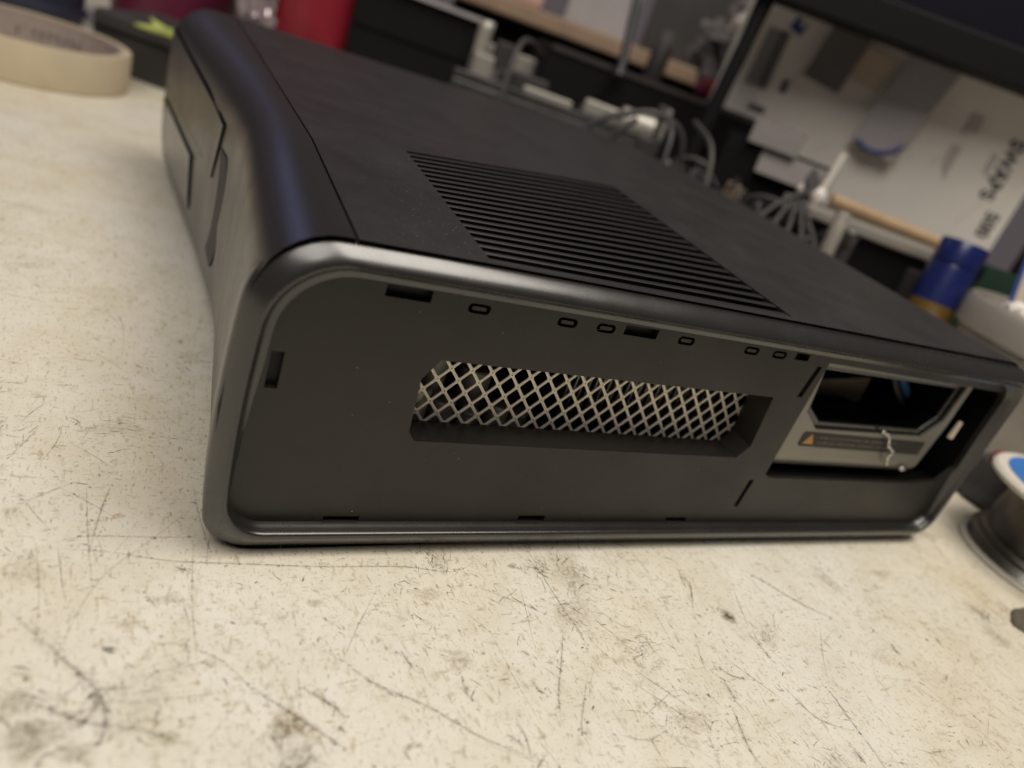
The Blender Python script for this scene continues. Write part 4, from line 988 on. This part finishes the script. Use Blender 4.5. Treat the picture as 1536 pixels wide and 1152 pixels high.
bm = bmesh.new(); lathe(bm, [(0.0075, 0.03435), (0.0215, 0.03435), (0.0215, 0.0345), (0.0075, 0.0345)], n=64, closed=True); finish('label_centre', bm, 'white', fl, smooth=True, auto=40)
# black dish with red knob between console and spool
ds = empty('black_dish', (0.352, 0.028, 0), 0, 'small black round pot with red knob behind the solder spool', 'pot')
bm = bmesh.new(); lathe(bm, [(0, 0), (0.0145, 0), (0.0165, 0.002), (0.0150, 0.006), (0.0130, 0.009), (0.0128, 0.020), (0, 0.021)], n=40); finish('pot_body', bm, 'greycase', ds, smooth=True, auto=40)
bm = bmesh.new(); lathe(bm, [(0, 0.021), (0.0035, 0.021), (0.0038, 0.0225), (0.0030, 0.0250), (0, 0.0252)], (-0.006, 0.004, 0), 24); finish('red_knob', bm, 'red', ds, smooth=True, auto=40)
# dark scrap at the right edge of the table
bm = bmesh.new(); pts = []
for k in range(22):
    a = 2 * math.pi * k / 22; q = 1 + 0.22 * noise.noise(Vector((math.cos(a), math.sin(a), 4.2)) * 1.6); pts.append((0.0115 * q * math.cos(a), 0.0078 * q * math.sin(a)))
bm = plate_bm(pts, [], lambda a, b: (a, b, 0.0002), lambda a, b: (a * 0.9, b * 0.9, 0.0011 + 0.0004 * noise.noise(Vector((a * 300, b * 300, 1)))))
o = finish('dark_scrap', bm, 'gouge', bevel=0.0003); o.location = (0.2705, -0.0420, 0); o.rotation_euler = (0, 0, R(10)); tag(o, 'flat dark grey scrap lying on the table at the right edge', 'scrap')

# tangle of dark cables and loose parts between the console and the carton
rj = random.Random(21)
for i in range(22):
    x0 = rj.uniform(0.280, 0.350); y0 = 0.30 - (x0 - 0.285) * 2.0 + rj.uniform(-0.015, 0.02)
    pts = [(x0, y0, 0.004), (x0 + rj.uniform(-0.01, 0.02), y0 + rj.uniform(-0.02, 0.02), rj.uniform(0.03, 0.05)), (x0 + rj.uniform(0.0, 0.03), y0 + rj.uniform(-0.03, 0.03), rj.uniform(0.055, 0.085)), (x0 + rj.uniform(0.0, 0.04), y0 + rj.uniform(-0.03, 0.03), rj.uniform(0.045, 0.075)), (x0 + rj.uniform(0.01, 0.03), y0 + rj.uniform(-0.02, 0.03), 0.004)]
    cable('thin dark cable looped in the tangle behind the console rear edge', pts, rj.uniform(0.0010, 0.0018), rj.choice(['darkwire', 'greycase', 'greycase', 'greywire']), 'tangled dark cables')
def scrap(label, c, s_, rz, mat_, tilt):
    o = empty('electronic_part', c, R(rz), label, 'part'); o.rotation_euler = (R(tilt), 0, R(rz))
    bm = bmesh.new(); bx(bm, (0, 0, s_[2] / 2), s_); finish('housing', bm, mat_, o, bevel=0.001)
    bm = bmesh.new(); bx(bm, (s_[0] * 0.1, -s_[1] * 0.5 - 0.0008, s_[2] * 0.75), (s_[0] * 0.5, 0.0016, s_[2] * 0.2)); finish('socket', bm, 'drive', o)
    bm = bmesh.new(); bx(bm, (-s_[0] * 0.3, -s_[1] * 0.5 - 0.0006, s_[2] * 0.6), (s_[0] * 0.15, 0.0012, s_[2] * 0.3)); finish('contact', bm, 'steel', o)
scrap('small copper coloured part poking up behind the console rear edge', (0.298, 0.222, 0), (0.012, 0.010, 0.073), 20, 'plank', 4)
scrap('tall dark electronic part in the cable tangle, nearest the copper part', (0.322, 0.232, 0), (0.024, 0.014, 0.070), -30, 'drive', -6)
scrap('dark electronic part left of the blue can', (0.352, 0.158, 0), (0.022, 0.016, 0.058), 25, 'greycase', 8)
scrap('dark grey electronic part between blue can and plastic tub', (0.400, 0.140, 0), (0.026, 0.014, 0.076), -15, 'greycase', -5)
scrap('black electronic part behind the grey strip case', (0.455, 0.185, 0), (0.040, 0.020, 0.085), -30, 'black', 0)

case('dark_backdrop', 'added tall dark backdrop box behind the circuit board at the right edge', 'backdrop', (0.70, 0.150, 0), (0.20, 0.12, 0.185), -48, 'black')  # dark backdrop added to close the pale gap beside the carton

for i in range(20):
    if i < 12: c_ = (rj.uniform(0.290, 0.335), rj.uniform(0.225, 0.345), 0)
    else: c_ = (rj.uniform(0.345, 0.375), rj.uniform(0.175, 0.215), 0)
    o = empty('loose_part', c_, rj.uniform(0, 3), 'small dark loose part sticking up from the cable tangle', 'part', 'loose parts in the cable tangle')
    h = rj.uniform(0.050, 0.086); mt_ = rj.choice(['greycase', 'drive', 'black', 'navy', 'brownboard'])
    bm = bmesh.new(); bx(bm, (0, 0, h / 2), (rj.uniform(0.004, 0.014), rj.uniform(0.003, 0.008), h), Matrix.Rotation(R(rj.uniform(-9, 9)), 3, 'Y')); finish('stem', bm, mt_, o, bevel=0.0008)
    bm = bmesh.new(); cyl(bm, (0, 0, h - 0.006), (rj.uniform(-0.006, 0.006), rj.uniform(-0.004, 0.004), h + 0.003), 0.0024, n=10); finish('tip', bm, rj.choice(['steel', 'silver', 'drive', 'greycard']), o)
